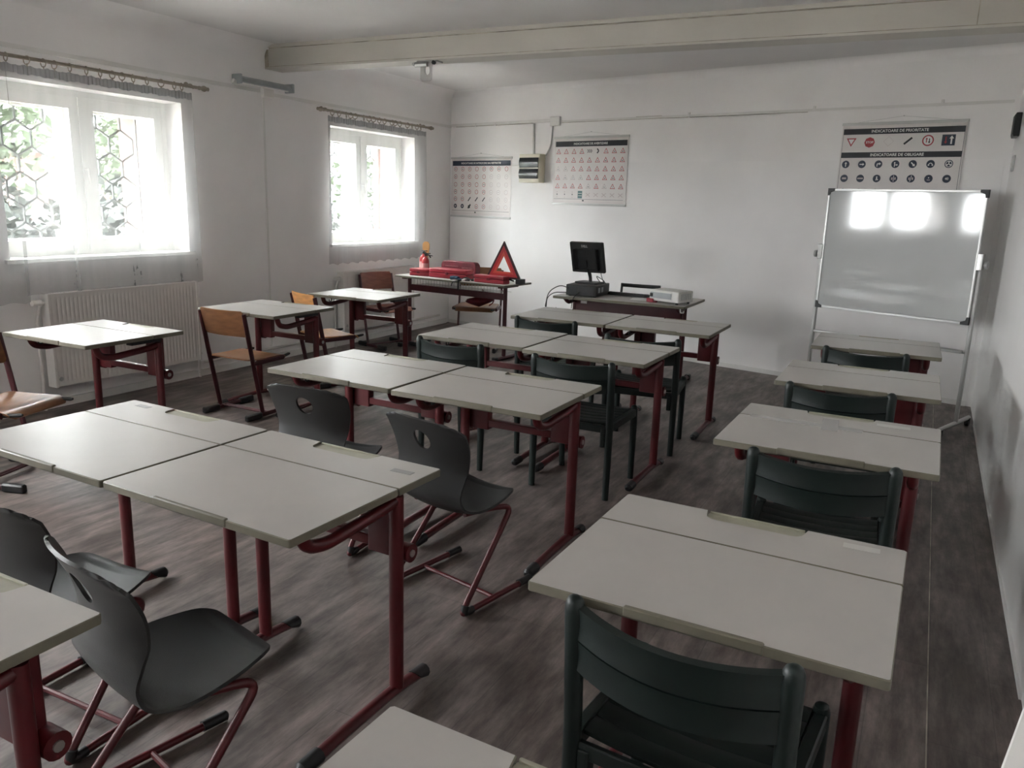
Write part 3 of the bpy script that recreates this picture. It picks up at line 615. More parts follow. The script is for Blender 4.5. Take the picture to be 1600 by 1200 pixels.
for z in (2.029, 1.9045):
    m = MB(); m.shell(lambda u, v, z=z: (-.142 + .276 * u, -.108 - .012 * math.sin(math.pi * v), z - .054 + .108 * v), 4, 8, .006); c_ = m.build('smoked_cover', 'smoke', fb)
for z in (1.93, ):
    m = MB(); m.box((0, -.108, 1.967), (.28, .006, .012)); m.build('divider', 'cream', fb, smooth=False)
m = MB(); m.tube([front(1.02, .012, 2.0), front(1.22, .012, 2.005)], .004, 5); m.box((0, 0, 0), (.012, .012, .012), T=Matrix.Translation(front(1.14, .012, 2.01))); tag(m.build('cable', 'white_plastic'), 'thin white cable between the left poster and the fuse box', 'cable')
# grey tubular wall lamp
lp = thing('wall_lamp', 'grey elongated wall lamp above the junction box on the window wall', 'lamp', (XL, 5.635, 2.555), R(90))
m = MB(); m.prism([(-.0, 0), (-.05, .0), (-.085, -.02), (-.10, -.055), (-.085, -.06), (-.05, -.045), (0, -.05)], -.31, .31, T=Matrix(((0, 0, 1, 0), (1, 0, 0, 0), (0, 1, 0, 0.02), (0, 0, 0, 1)))); m.build('reflector', 'lampgrey', lp, smooth=False)
m = MB(); m.cyl((-.29, -.06, -.03), (.29, -.06, -.03), .014, 10); m.build('tube', 'white_plastic', lp)
for s in (-1, 1): m = MB(); m.rbox(s * .32 - .012, s * .32 + .012, -.105, 0, -.05, .03, .006, .004); m.build('end_cap', 'lampgrey', lp)
m = MB(); m.cyl((-.31, -.04, -.045), (-.36, -.04, -.03), .02, 10); m.build('lamp_socket', 'white_plastic', lp)
# steel bracket under the beam
bk = thing('beam_bracket', 'steel bracket with an oval hole hanging under the ceiling beam', 'bracket', (-3.87, 5.775, 2.684), R(1.3))
m = MB(); oc = [(-.055, -.155), (.055, -.155), (.055, 0), (-.055, 0)]; hole = [(.024 * math.cos(R(a)), -.075 + .036 * math.sin(R(a))) for a in range(0, 360, 30)]
def plate_hole(m, W0, W1, Z0, Z1, hc, ra, rb, y, t, n=24):
    V = []; F = []
    for yy in (y, y + t):
        for k in range(n):
            a = 2 * math.pi * k / n; c, s = math.cos(a), math.sin(a); V.append((hc[0] + ra * c, yy, hc[1] + rb * s))
            q = min(((W1 - hc[0]) / c if c > 1e-6 else (W0 - hc[0]) / c if c < -1e-6 else 9e9), ((Z1 - hc[1]) / s if s > 1e-6 else (Z0 - hc[1]) / s if s < -1e-6 else 9e9)); V.append((hc[0] + q * c, yy, hc[1] + q * s))
    for k in range(n):
        j = (k + 1) % n; a, b, c, d = 2 * k, 2 * k + 1, 2 * j + 1, 2 * j; o = 2 * n
        F += [(a, b, c, d), (o + d, o + c, o + b, o + a), (a, d, o + d, o + a), (b, o + b, o + c, c)]
    m.add(V, F)
plate_hole(m, -.055, .055, -.16, 0, (.012, -.075), .022, .038, 0, .006); m.build('plate', 'standgrey', bk, smooth=False)
m = MB(); m.box((.01, .04, -.006), (.19, .10, .012)); m.build('flange', 'standgrey', bk, smooth=False)
m = MB(); m.tube(fillet([(-.10, -.01, -.03), (-.03, -.01, -.03), (.02, -.01, -.03)], .01), .022, 8); m.cyl((-.1, -.012, -.03), (-.1, -.04, -.03), .012, 8); m.build('clamp', 'steel', bk)
m = MB(); m.cyl((.08, 0, -.02), (.08, -.02, -.02), .016, 8); m.build('bolt', 'black', bk)
# black box and switch by the right corner
bb = thing('wall_speaker', 'black box fixed high in the front right corner, at the edge of the picture', 'speaker', (XR, 7.30, 2.255), R(-90))
m = MB(); m.rbox(-.11, .11, -.040, 0, -.085, .085, .006, .004); m.build('cabinet', 'black', bb); m = MB(); m.rbox(-.098, .098, -.044, -.038, -.072, .072, .006, .001); m.build('speaker_grille', 'blackgloss', bb)
sw = thing('light_switch', 'pale wall switch box below the black box at the right edge', 'switch', (XR, 7.28, 1.975), R(-90))
m = MB(); m.rbox(.0, .09, -.016, 0, -.058, .058, .006, .003); m.build('housing', 'rail', sw); m = MB(); m.rbox(.02, .07, -.021, -.016, -.035, .035, .004, .002); m.build('rocker', 'white_plastic', sw)
wsk = thing('wall_socket', 'small pale socket low on the window wall near the far corner', 'socket', (XL, 7.98, .33), R(90))
m = MB(); m.rbox(-.04, .04, -.012, 0, -.04, .04, .006, .003); m.build('face_plate', 'white_plastic', wsk); m = MB(); m.cyl((0, -.013, 0), (0, -.006, 0), .02, 14); m.build('outlet', 'rail', wsk)

# ------------------------------------------------------------------ road-sign posters
def text(body, size, parent, loc, m_='inkwhite', name='lettering'):
    c = bpy.data.curves.new(name, 'FONT'); c.body = body; c.size = size; c.align_x = 'CENTER'; c.align_y = 'CENTER'; c.resolution_u = 2; c.extrude = 0.0002; c.materials.append(M[m_]); c.offset = 0.0006
    o = bpy.data.objects.new(name, c); COL.objects.link(o); bpy.context.view_layer.update(); me = bpy.data.meshes.new_from_object(o); me.materials.clear(); me.materials.append(M[m_]); bpy.data.objects.remove(o); bpy.data.curves.remove(c)
    o = bpy.data.objects.new(name, me); COL.objects.link(o); o.parent = parent; o.location = loc; o.rotation_euler = (R(90), 0, 0); return o
class Ink:
    """flat print on a sheet: x right, z up, layers stand off by fractions of a millimetre"""
    mats = ['ink', 'inkred', 'inkwhite', 'inkblue', 'inkfaint', 'inkteal', 'paper']
    def __init__(s): s.m = MB()
    def poly(s, pts, k, lay): s.m.add([(x, -.0008 - .0003 * lay, z) for x, z in pts], [tuple(range(len(pts)))], s.mats.index(k))
    def rect(s, x0, x1, z0, z1, k, lay=1): s.poly([(x0, z0), (x1, z0), (x1, z1), (x0, z1)], k, lay)
    def disc(s, x, z, r, k, lay=1, n=20): s.poly([(x + r * math.cos(2 * math.pi * i / n), z + r * math.sin(2 * math.pi * i / n)) for i in range(n)], k, lay)
    def ring(s, x, z, r, w, k, lay=1, n=22):
        for i in range(n):
            a, b = 2 * math.pi * i / n, 2 * math.pi * (i + 1) / n
            s.poly([(x + q * math.cos(t), z + q * math.sin(t)) for q, t in ((r - w, a), (r, a), (r, b), (r - w, b))], k, lay)
    def tri(s, x, z, r, k, lay=1, up=1): s.poly([(x + r * math.cos(R(90 * up + d)), z + r * math.sin(R(90 * up + d))) for d in (0, 120, 240)], k, lay)
    def line(s, pts, w, k, lay=2):
        for (x0, z0), (x1, z1) in zip(pts[:-1], pts[1:]):
            d = Vector((x1 - x0, z1 - z0)); 
            if d.length < 1e-6: continue
            d.normalize(); n = Vector((-d.y, d.x)) * (w / 2)
            s.poly([(x0 - n.x, z0 - n.y), (x1 - n.x, z1 - n.y), (x1 + n.x, z1 + n.y), (x0 + n.x, z0 + n.y)], k, lay)
    def arrow(s, pts, w, k, lay=3, h=2.4):
        s.line(pts, w, k, lay); (x0, z0), (x1, z1) = pts[-2], pts[-1]; d = Vector((x1 - x0, z1 - z0)).normalized(); n = Vector((-d.y, d.x)); e = Vector((x1, z1))
        a, b, c = e + d * w * h * .8, e + n * w * h * .6, e - n * w * h * .6; s.poly([tuple(a), tuple(b), tuple(c)], k, lay + .5)
def poster(u0, u1, z0, z1, label, out):
    t = thing('road_sign_poster', label, 'poster', front((u0 + u1) / 2, out, (z0 + z1) / 2), FANG, 'road sign posters on the front wall'); W, H = u1 - u0, z1 - z0
    m = MB(); nx, nz = 8, 8
    m.box((0, .004, 0), (W, .0016, H)); 
    for v in m.v: pass
    s_ = m.build('sheet', 'paper', t, smooth=False); s_.location = (0, -.004, 0)
    for z in (H / 2, -H / 2): m = MB(); m.rbox(-W / 2 - .008, W / 2 + .008, -.009, .006, z - .012, z + .012, .004, .002); m.build('rail', 'rail', t)
    m = MB(); m.tube([(-W / 2 + .02, 0, H / 2), (0, .001, H / 2 + .055), (W / 2 - .02, 0, H / 2)], .0016, 4); m.build('hanging_cord', 'rail', t)
    m = MB(); m.cyl((0, .006, H / 2 + .056), (0, -.006, H / 2 + .056), .005, 6); m.build('nail', 'steel', t)
    return t, W, H
rnd = random.Random(11)
def glyph(k, x, z, r, ink='ink'):
    c = rnd.randrange(5)
    if c == 0: k.line([(x - r * .5, z - r * .2), (x + r * .1, z + r * .3), (x + r * .4, z - r * .3)], r * .28, ink, 3)
    elif c == 1: k.rect(x - r * .45, x + r * .45, z - r * .25, z + r * .2, ink, 3)
    elif c == 2: k.rect(x - r * .13, x + r * .13, z - r * .45, z + r * .5, ink, 3)
    elif c == 3: k.disc(x, z - r * .05, r * .33, ink, 3, 8)
    else: k.line([(x - r * .4, z - r * .35), (x - r * .1, z + r * .35), (x + r * .12, z - r * .2), (x + r * .4, z + r * .25)], r * .2, ink, 3)
# prohibition signs
t, W, H = poster(.03, 1.02, 1.386, 2.095, 'white poster with rows of round prohibition signs, left of the fuse box', .008)
k = Ink(); X = lambda f: -W / 2 + W * f; Z = lambda f: H / 2 - H * f
k.rect(X(.02), X(.985), Z(.13), Z(.045), 'inkblue'); text('INDICATOARE DE INTERZICERE SAU RESTRICTIE', .030, t, (0, -.0016, Z(.088)))
for i, fz in enumerate((.185, .315, .45, .575, .70, .825)):
    for j in range(8):
        x, z = X(.075 + .121 * j), Z(fz); r = .027; fade = (j >= 5 and i in (1, 2, 3)) or (i >= 4 and j >= 5)
        if i == 5 and j < 2: k.disc(x, z, r, 'inkblue'); k.disc(x, z, r * .45, 'inkfaint', 2, 8)
        elif (i == 4 and j in (2, 3, 4)) or (i == 5 and j == 2):
            k.line([(x - r * .8, z - r * .9), (x + r * .8, z + r * .9)], r * (.5 if i == 4 else .8), 'ink'); 
            if i == 5: k.rect(x - r * .7, x + r * .5, z - r * .8, z + r * .5, 'ink', 2)
        else:
            k.ring(x, z, r, r * .22, 'inkfaint' if fade else 'inkred'); k.disc(x, z, r * .78, 'inkwhite', 1); glyph(k, x, z, r * .9, 'inkfaint' if (fade or rnd.random() < .3) else 'ink')
k.line([(X(.02), Z(.90)), (X(.98), Z(.90))], .003, 'ink'); k.line([(X(.02), Z(.95)), (X(.98), Z(.95))], .002, 'inkfaint'); k.rect(X(.41), X(.43), Z(.938), Z(.915), 'ink')
k.m.build('printed_signs', Ink.mats, t, smooth=False)
# warning signs
t, W, H = poster(1.655, 2.63, 1.578, 2.30, 'white poster with rows of triangular warning signs, right of the fuse box', .012)
k = Ink(); X = lambda f: -W / 2 + W * f; Z = lambda f: H / 2 - H * f
k.rect(X(.015), X(.985), Z(.135), Z(.055), 'ink'); text('INDICATOARE DE AVERTIZARE', .032, t, (0, -.0016, Z(.096)))
for i, fz in enumerate((.205, .335, .465, .595, .725)):
    for j in range(9):
        x, z = X(.06 + .109 * j), Z(fz); r = .038
        if i == 0 and j == 4:
            for q in (-1, 0, 1): k.line([(x + q * .022 - .008, z + .018), (x + q * .022 + .006, z), (x + q * .022 - .008, z - .018)], .008, 'ink')
        elif i == 0 and j == 5: k.line([(x - .01, z + .024), (x + .012, z), (x - .01, z - .024)], .014, 'ink')
        else:
            fd = (i == 3 and j in (1, 2, 3)) or (i == 2 and j in (0, 1)) or (i == 4 and j in (4, 6))
            k.tri(x, z - r * .2, r, 'inkred' if not fd else 'inkfaint', 1); k.tri(x, z - r * .2, r * .66, 'inkwhite', 2); glyph(k, x, z - r * .22, r * .5, 'ink')
for j in range(9):
    x, z = X(.06 + .109 * j), Z(.855)
    if j < 3: k.rect(x - .006, x + .006, z - .008, z + .008, 'ink'); k.rect(x - .008, x + .008, z + .022, z + .03, 'inkfaint'); k.rect(x - .006, x + .006, z - .034, z - .026, 'inkfaint')
    elif j == 3:
        k.rect(x - .03, x + .03, z - .04, z + .04, 'inkteal')
        for q in (-.012, .014): k.rect(x - .025, x + .025, z + q - .003, z + q + .003, 'inkwhite', 2)
    else: k.line([(x - .028, z + .02), (x + .028, z - .02)], .007, 'inkfaint'); k.line([(x - .028, z - .02), (x + .028, z + .02)], .007, 'inkfaint')
k.line([(X(.015), Z(.925)), (X(.97), Z(.925))], .003, 'inkblue'); k.line([(X(.015), Z(.965)), (X(.97), Z(.965))], .002, 'inkfaint'); k.rect(X(.42), X(.445), Z(.955), Z(.935), 'ink')
k.m.build('printed_signs', Ink.mats, t, smooth=False)
# priority and mandatory signs
t, W, H = poster(4.835, 5.82, 1.62, 2.335, 'white poster of priority and blue mandatory signs above the whiteboard', .012)
k = Ink(); top = H / 2; S = .155
k.rect(-W / 2 + .012, W / 2 - .012, top - .088, top - .040, 'ink'); text('INDICATOARE DE PRIORITATE', .033, t, (-.02, -.0016, top - .064))
k.rect(-W / 2 + .012, W / 2 - .012, top - .285, top - .238, 'ink'); text('INDICATOARE DE OBLIGARE', .033, t, (-.02, -.0016, top - .262))
k.line([(W / 2 - .012, top - .04), (W / 2 - .012, -H / 2 + .03)], .003, 'inkblue'); k.line([(-W / 2 + .012, top - .04), (-W / 2 + .012, -H / 2 + .03)], .0025, 'inkblue')
z = top - .150; xs = [-W / 2 + .085 + S * i for i in range(6)]
k.tri(xs[0], z + .008, .048, 'inkred', 1, -1); k.tri(xs[0], z + .008, .030, 'inkwhite', 2, -1)
k.disc(xs[1], z - .006, .044, 'inkred', 1, 8); text('STOP', .026, t, (xs[1], -.0019, z - .006))
k.poly([(xs[2] + .042 * math.cos(R(a)), z + .042 * math.sin(R(a))) for a in (0, 90, 180, 270)], 'inkfaint', 1); k.poly([(xs[2] + .039 * math.cos(R(a)), z + .039 * math.sin(R(a))) for a in (0, 90, 180, 270)], 'paper', 2)
k.line([(xs[3] - .03, z - .026), (xs[3] + .03, z + .026)], .016, 'ink')
k.ring(xs[4], z, .045, .010, 'inkred'); k.disc(xs[4], z, .035, 'inkwhite', 1); k.arrow([(xs[4] - .011, z - .016), (xs[4] - .011, z + .010)], .007, 'inkred'); k.arrow([(xs[4] + .011, z + .016), (xs[4] + .011, z - .010)], .007, 'ink')
k.rect(xs[5] - .05, xs[5] + .05, z - .044, z + .044, 'inkblue'); k.arrow([(xs[5] + .022, z - .032), (xs[5] + .022, z + .012)], .012, 'inkwhite'); k.arrow([(xs[5] - .02, z + .028), (xs[5] - .02, z - .012)], .009, 'inkred')
xs = [-W / 2 + .060 + .138 * i for i in range(7)]
def roundel(x, z): k.disc(x, z, .0325, 'inkblue', 1)
z = top - .340
for x in xs: roundel(x, z)
k.arrow([(xs[0], z - .02), (xs[0], z + .006)], .008, 'inkwhite'); k.arrow([(xs[1] - .02, z), (xs[1] + .006, z)], .008, 'inkwhite'); k.arrow([(xs[2] - .010, z - .02), (xs[2] - .010, z + .004), (xs[2] + .006, z + .004)], .008, 'inkwhite')
k.arrow([(xs[3] - .006, z - .022), (xs[3] - .006, z + .008)], .006, 'inkwhite'); k.arrow([(xs[3] - .006, z - .006), (xs[3] + .010, z - .006)], .006, 'inkwhite'); k.arrow([(xs[4] - .014, z + .014), (xs[4] + .006, z - .006)], .009, 'inkwhite')
k.arrow([(xs[5], z + .008), (xs[5] - .010, z + .004), (xs[5] - .014, z - .006)], .006, 'inkwhite'); k.arrow([(xs[5], z + .008), (xs[5] + .010, z + .004), (xs[5] + .014, z - .006)], .006, 'inkwhite')
k.ring(xs[6], z, .026, .005, 'inkwhite', 2)
for a in (90, 210, 330): k.arrow([(xs[6], z), (xs[6] + .012 * math.cos(R(a)), z + .012 * math.sin(R(a)))], .006, 'inkwhite', 4)
z = top - .460
for x in xs: roundel(x, z)
k.rect(xs[0] - .018, xs[0] + .018, z - .008, z + .008, 'inkfaint', 2); k.rect(xs[1] - .024, xs[1] + .024, z - .006, z + .006, 'inkfaint', 2)
k.disc(xs[2], z + .012, .006, 'inkwhite', 2, 8); k.line([(xs[2], z + .006), (xs[2] - .004, z - .016)], .007, 'inkwhite'); k.line([(xs[2] + .002, z), (xs[2] + .012, z - .014)], .006, 'inkwhite')
for q in (3, 4): k.line([(xs[q] + (.004 if q == 4 else 0), z + .026), (xs[q] - (.006 if q == 4 else 0), z - .026)], .004, 'inkwhite'); k.rect(xs[q] - .018, xs[q] - .008, z - .01, z + .01, 'inkfaint', 2); k.rect(xs[q] + .008, xs[q] + .018, z - .01, z + .01, 'inkfaint', 2)
k.disc(xs[5], z + .008, .005, 'inkwhite', 2, 8); k.line([(xs[5] - .012, z - .01), (xs[5] + .012, z - .01)], .005, 'inkfaint')
text('40', .028, t, (xs[6], -.0019, z))
z = top - .580
for x in xs: roundel(x, z)
k.m.build('printed_signs', Ink.mats, t, smooth=False)

# ------------------------------------------------------------------ school desks
DW, DD, DH = .733, .642, .76
def make_desk(label, loc, rz):
    t = thing('school_desk', label, 'desk', loc, rz, 'single school desks with red frames'); hw, hd = DW / 2, DD / 2; gy = .109
    m = MB(); m.prism(rrect(-hw, hw, -hd, gy - .002, .008, 3), DH - .023, DH, .0025, 1, 0, 1); m.build('work_surface', ['laminate', 'edge'], t)
    # rear strip with a notch for the pen tray
    a, b, nd, rr = -.125, .125, .060, .028; out = [(-hw, gy + .002), (hw, gy + .002), (hw, hd - .006), (hw - .006, hd), (b + .006, hd)]
    out += [(b - rr + rr * math.cos(R(q)), hd - nd + rr - rr * math.sin(R(-q))) for q in (0, -30, -60, -90)] + [(a + rr - rr * math.sin(R(q)), hd - nd + rr - rr * math.cos(R(q))) for q in (0, 30, 60, 90)] + [(a - .006, hd), (-hw + .006, hd), (-hw, hd - .006)]
    m = MB(); m.prism(out, DH - .023, DH, .002, 1, 0, 1); m.build('rear_strip', ['laminate', 'edge'], t)
    m = MB(); m.rbox(a - .004, b + .004, hd - nd - .004, hd + .001, DH - .022, DH - .0055, .012, .003); m.rbox(a, b, hd - .006, hd + .002, DH - .020, DH - .0015, .003, .0012); m.build('pen_tray', 'tray', t)
    m = MB(); m.rbox(-.143, .143, -hd - .003, -hd + .011, DH - .02, DH + .0035, .005, .003); m.build('front_lip', 'edge', t)
    m = MB(); m.box((0, gy, DH - .012), (DW - .02, .008, .012)); m.build('joint_strip', 'black', t, smooth=False)
    px, py = .292, .19
    for s in (-1, 1):
        m = MB(); m.tube([(s * px, py, .05), (s * px, py, .70)], .0245, 14, ry=.020, up=(0, 1, 0)); m.build('leg', 'red', t)
        m = MB(); m.tube(fillet([(s * px, -.205, .026), (s * px, -.10, .036), (s * px, py, .044), (s * px, .315, .030)], .06), .021, 10, ry=.017); ft = m.build('foot', 'red', t)
        for y0, y1, z0, z1 in ((-.245, -.165, .024, .031), (.290, .352, .031, .026)):
            m = MB(); m.tube([(s * px, y0, z0 + .0), (s * px, y0 + (.012 if y0 < 0 else 0), z0 + .004), (s * px, y1 - (.012 if y0 > 0 else 0), z1), (s * px, y1, z1)], .0245, 10, ry=.024, scl=[.55, .95, 1, .6] if y0 < 0 else [.8, 1, 1, .55]); m.build('foot_cap', 'black', ft)
        # arm that carries the top, curling up towards the front edge
        m = MB(); m.tube(fillet([(s * px, py, .685), (s * px, py - .08, .672), (s * px, -.12, .655), (s * px, -.195, .675), (s * px, -.215, .735)], .05), .019, 10, ry=.019); m.build('support_arm', 'red', t)
        m = MB(); m.box((s * (px - .005), .10, .722), (.045, .20, .030)); m.build('hinge_block', 'black', t, smooth=False)
        m = MB(); m.rbox(min(s * (px - .015), s * (px - .125)), max(s * (px - .015), s * (px - .125)), py + .012, py + .055, .485, .715, .008, .003); sp = m.build('side_plate', 'red', t)
        m = MB(); m.cyl((s * (px - .03), py + .045, .498), (s * (px + .026), py + .045, .498), .030, 16); m.build('lug', 'red', t)
        m = MB(); m.cyl((s * (px + .026), py + .045, .498), (s * (px + .030), py + .045, .498), .012, 10); m.build('bolt', 'steel', sp)
    m = MB(); m.rbox(-px + .12, px - .12, py + .016, py + .050, .500, .535, .006, .003); m.build('crossbar', 'red', t)
    m = MB(); m.rbox(-px, px, .06, .09, .705, .734, .004, .002); m.build('under_rail', 'wine', t)
    m = MB(); m.tube(fillet([(-px + .06, -.17, .735), (-px + .06, -.17, .69), (-px + .06, -.20, .69), (-px + .06, -.20, .71)], .012), .004, 6); m.build('bag_hook', 'black', t)
    return t
DESKS = [
    ('R1', -.327, 1.768, -.54, 'cream-topped school desk with a dark green chair, large in front at the right'),
    ('R2', -.247, 3.114, -.48, 'cream school desk with clear tape across its groove, second in the right column'),
    ('R3', -.244, 4.311, .65, 'school desk third in the right column, in front of the whiteboard side desk'),
    ('R4', -.239, 5.544, 1.07, 'last school desk of the right column, just before the whiteboard stand'),
    ('R0', -.334, .613, -1.5, 'school desk cut off by the bottom edge of the picture, only its rear corner showing'),
    ('ML1', -2.382, 1.696, -1.65, 'shiny left desk of the nearest pair, with the glare of the window on it'),
    ('MR1', -1.639, 1.673, -2.05, 'right desk of the nearest pair, grey shell chair standing behind its corner'),
    ('ML2', -2.392, 3.083, -1.18, 'left desk of the second middle pair, behind the grey shell chair with round hole'),
    ('MR2', -1.642, 3.056, -.52, 'right desk of the second middle pair, red leg standing in the aisle'),
    ('ML3', -2.380, 4.342, -.33, 'left desk of the third middle pair, with green chair at its left'),
    ('MR3', -1.629, 4.292, -.69, 'right desk of the third middle pair, green slatted chair under it'),
    ('ML4', -2.336, 5.481, 1.0, 'left desk of the farthest middle pair, in front of the monitor'),
    ('MR4', -1.590, 5.490, .4, 'right desk of the farthest middle pair, in front of the projector'),
    ('MR0', -1.721, .573, 0, 'school desk at the lower left edge, only its corner showing beside the grey chair'),
    ('L1', -4.291, 2.949, .42, 'school desk standing in front of the long radiator'),
    ('L2', -4.312, 4.351, .5, 'school desk with the brown wooden chair pushed to it, by the window wall'),
    ('L3', -4.335, 5.539, 1.6, 'shiny school desk below the far corner window, last of the left column'),
]
desk0 = None; DK = {}
for key, x, y, a, lab in DESKS:
    if desk0 is None: desk0 = make_desk(lab, (x, y, 0), R(a)); DK[key] = desk0
    else: DK[key] = copy_tree(desk0, (x, y, 0), R(a), lab)
def sticker(key, x, y, w, d, rz, m_='sticker', name='sticker', lift=0):
    m = MB(); m.box((0, 0, DH + .0006 + lift), (w, d, .0008)); o = m.build(name, m_, DK[key], smooth=False); o.location = (x, y, 0); o.rotation_euler = (0, 0, R(rz))
sticker('MR1', .283, .232, .075, .026, 2); sticker('ML1', -.252, .275, .07, .026, -2); sticker('R1', .265, .275, .085, .03, 2, 'sticker_pale')
sticker('R2', -.11, .105, .42, .05, 0, 'tape', 'clear_tape'); sticker('R2', -.02, .13, .06, .19, 4, 'tape', 'clear_tape', .0012); sticker('R2', .2, .25, .12, .04, 2, 'sticker_pale')

# ------------------------------------------------------------------ dark green slatted chairs
def make_green(label, loc, rz):
    t = thing('slatted_chair', label, 'chair', loc, rz, 'dark green slatted chairs')      # origin under the back posts
    hx = .225
    for s in (-1, 1):
        m = MB(); P = [(s * hx, -.004, .0), (s * hx, 0, .2), (s * hx, 0, .45), (s * hx, -.012, .62), (s * hx, -.02, .737), (s * hx, -.02, .755), (s * hx, -.02, .766), (s * hx, -.02, .771)]
        m.tube(P, .0215, 12, ry=.019, up=(0, 1, 0), scl=[.86, .95, 1, 1, 1.06, .98, .72, .3]); m.build('back_post', 'green', t)
        m = MB(); P = [(s * (hx - .002), .415, 0), (s * hx, .408, .2), (s * hx, .402, .40), (s * hx, .398, .432), (s * hx, .395, .447), (s * hx, .394, .452)]
        m.tube(P, .0205, 12, ry=.019, up=(0, 1, 0), scl=[.86, .95, 1, 1, .8, .35]); m.build('front_leg', 'green', t)
        m = MB(); m.rbox(s * hx - .016, s * hx + .016, .01, .40, .385, .432, .008, .004); m.build('side_rail', 'green', t)
        m = MB(); m.rbox(s * (hx - .032) - .014, s * (hx - .032) + .014, -.012, .026, .30, .40, .006, .003); m.build('stacking_block', 'green', t)
    for z0, z1 in ((.600, .6735), (.6755, .752)):
        m = MB()
        def f(u, v, z0=z0, z1=z1):
            x = (u - .5) * 2; b = 1 - x * x
            return (x * (hx - .012), -.018 - .055 * b + .003 * math.sin(math.pi * v) - (z0 + (z1 - z0) * v - .67) * .06, z0 + (z1 - z0) * v - .010 * b)
        m.shell(f, 18, 5, .018); m.build('back_slat', 'green', t, angle=50)
    n = 6
    for k in range(n):
        y0 = .022 + k * .0635; y1 = y0 + .0585
        m = MB()
        def g(u, v, y0=y0, y1=y1):
            x = (u - .5) * 2; return (x * (hx - .018), y0 + (y1 - y0) * v, .424 - .012 * (1 - x * x) + .004 * math.sin(math.pi * v))
        m.shell(g, 10, 4, .012); m.build('seat_slat', 'green_seat', t, angle=50)
    m = MB(); m.rbox(-hx, hx, .392, .410, .385, .425, .006, .003); m.build('front_rail', 'green', t)
    m = MB(); m.rbox(-hx, hx, -.006, .012, .375, .415, .006, .003); m.build('rear_rail', 'green', t)
    return t
GREENS = [
    (-.345, 1.430, -4.5, 'dark green slatted chair nearest the camera, at the bottom right'),
    (-.236, 2.774, 3, 'dark green slatted chair at the taped desk, second of the right column'),
    (-.302, 3.983, 1, 'dark green chair at the third desk of the right column'),
    (-.278, 5.216, -2, 'dark green chair at the desk before the whiteboard stand'),
    (-2.462, 3.962, -5, 'dark green chair at the left desk of the third middle pair'),
    (-1.636, 3.885, 0, 'dark green chair with its slatted seat in plain view, at the third middle pair'),
    (-2.396, 5.150, 1.5, 'dark green chair at the left desk of the farthest middle pair'),
    (-1.562, 4.825, 8, 'dark green chair turned slightly, mostly hidden by the third pair desk, lone back bar showing'),
]
g0 = None
for x, y, a, lab in GREENS:
    if g0 is None: g0 = make_green(lab, (x, y, 0), R(a))
    else: copy_tree(g0, (x, y, 0), R(a), lab)

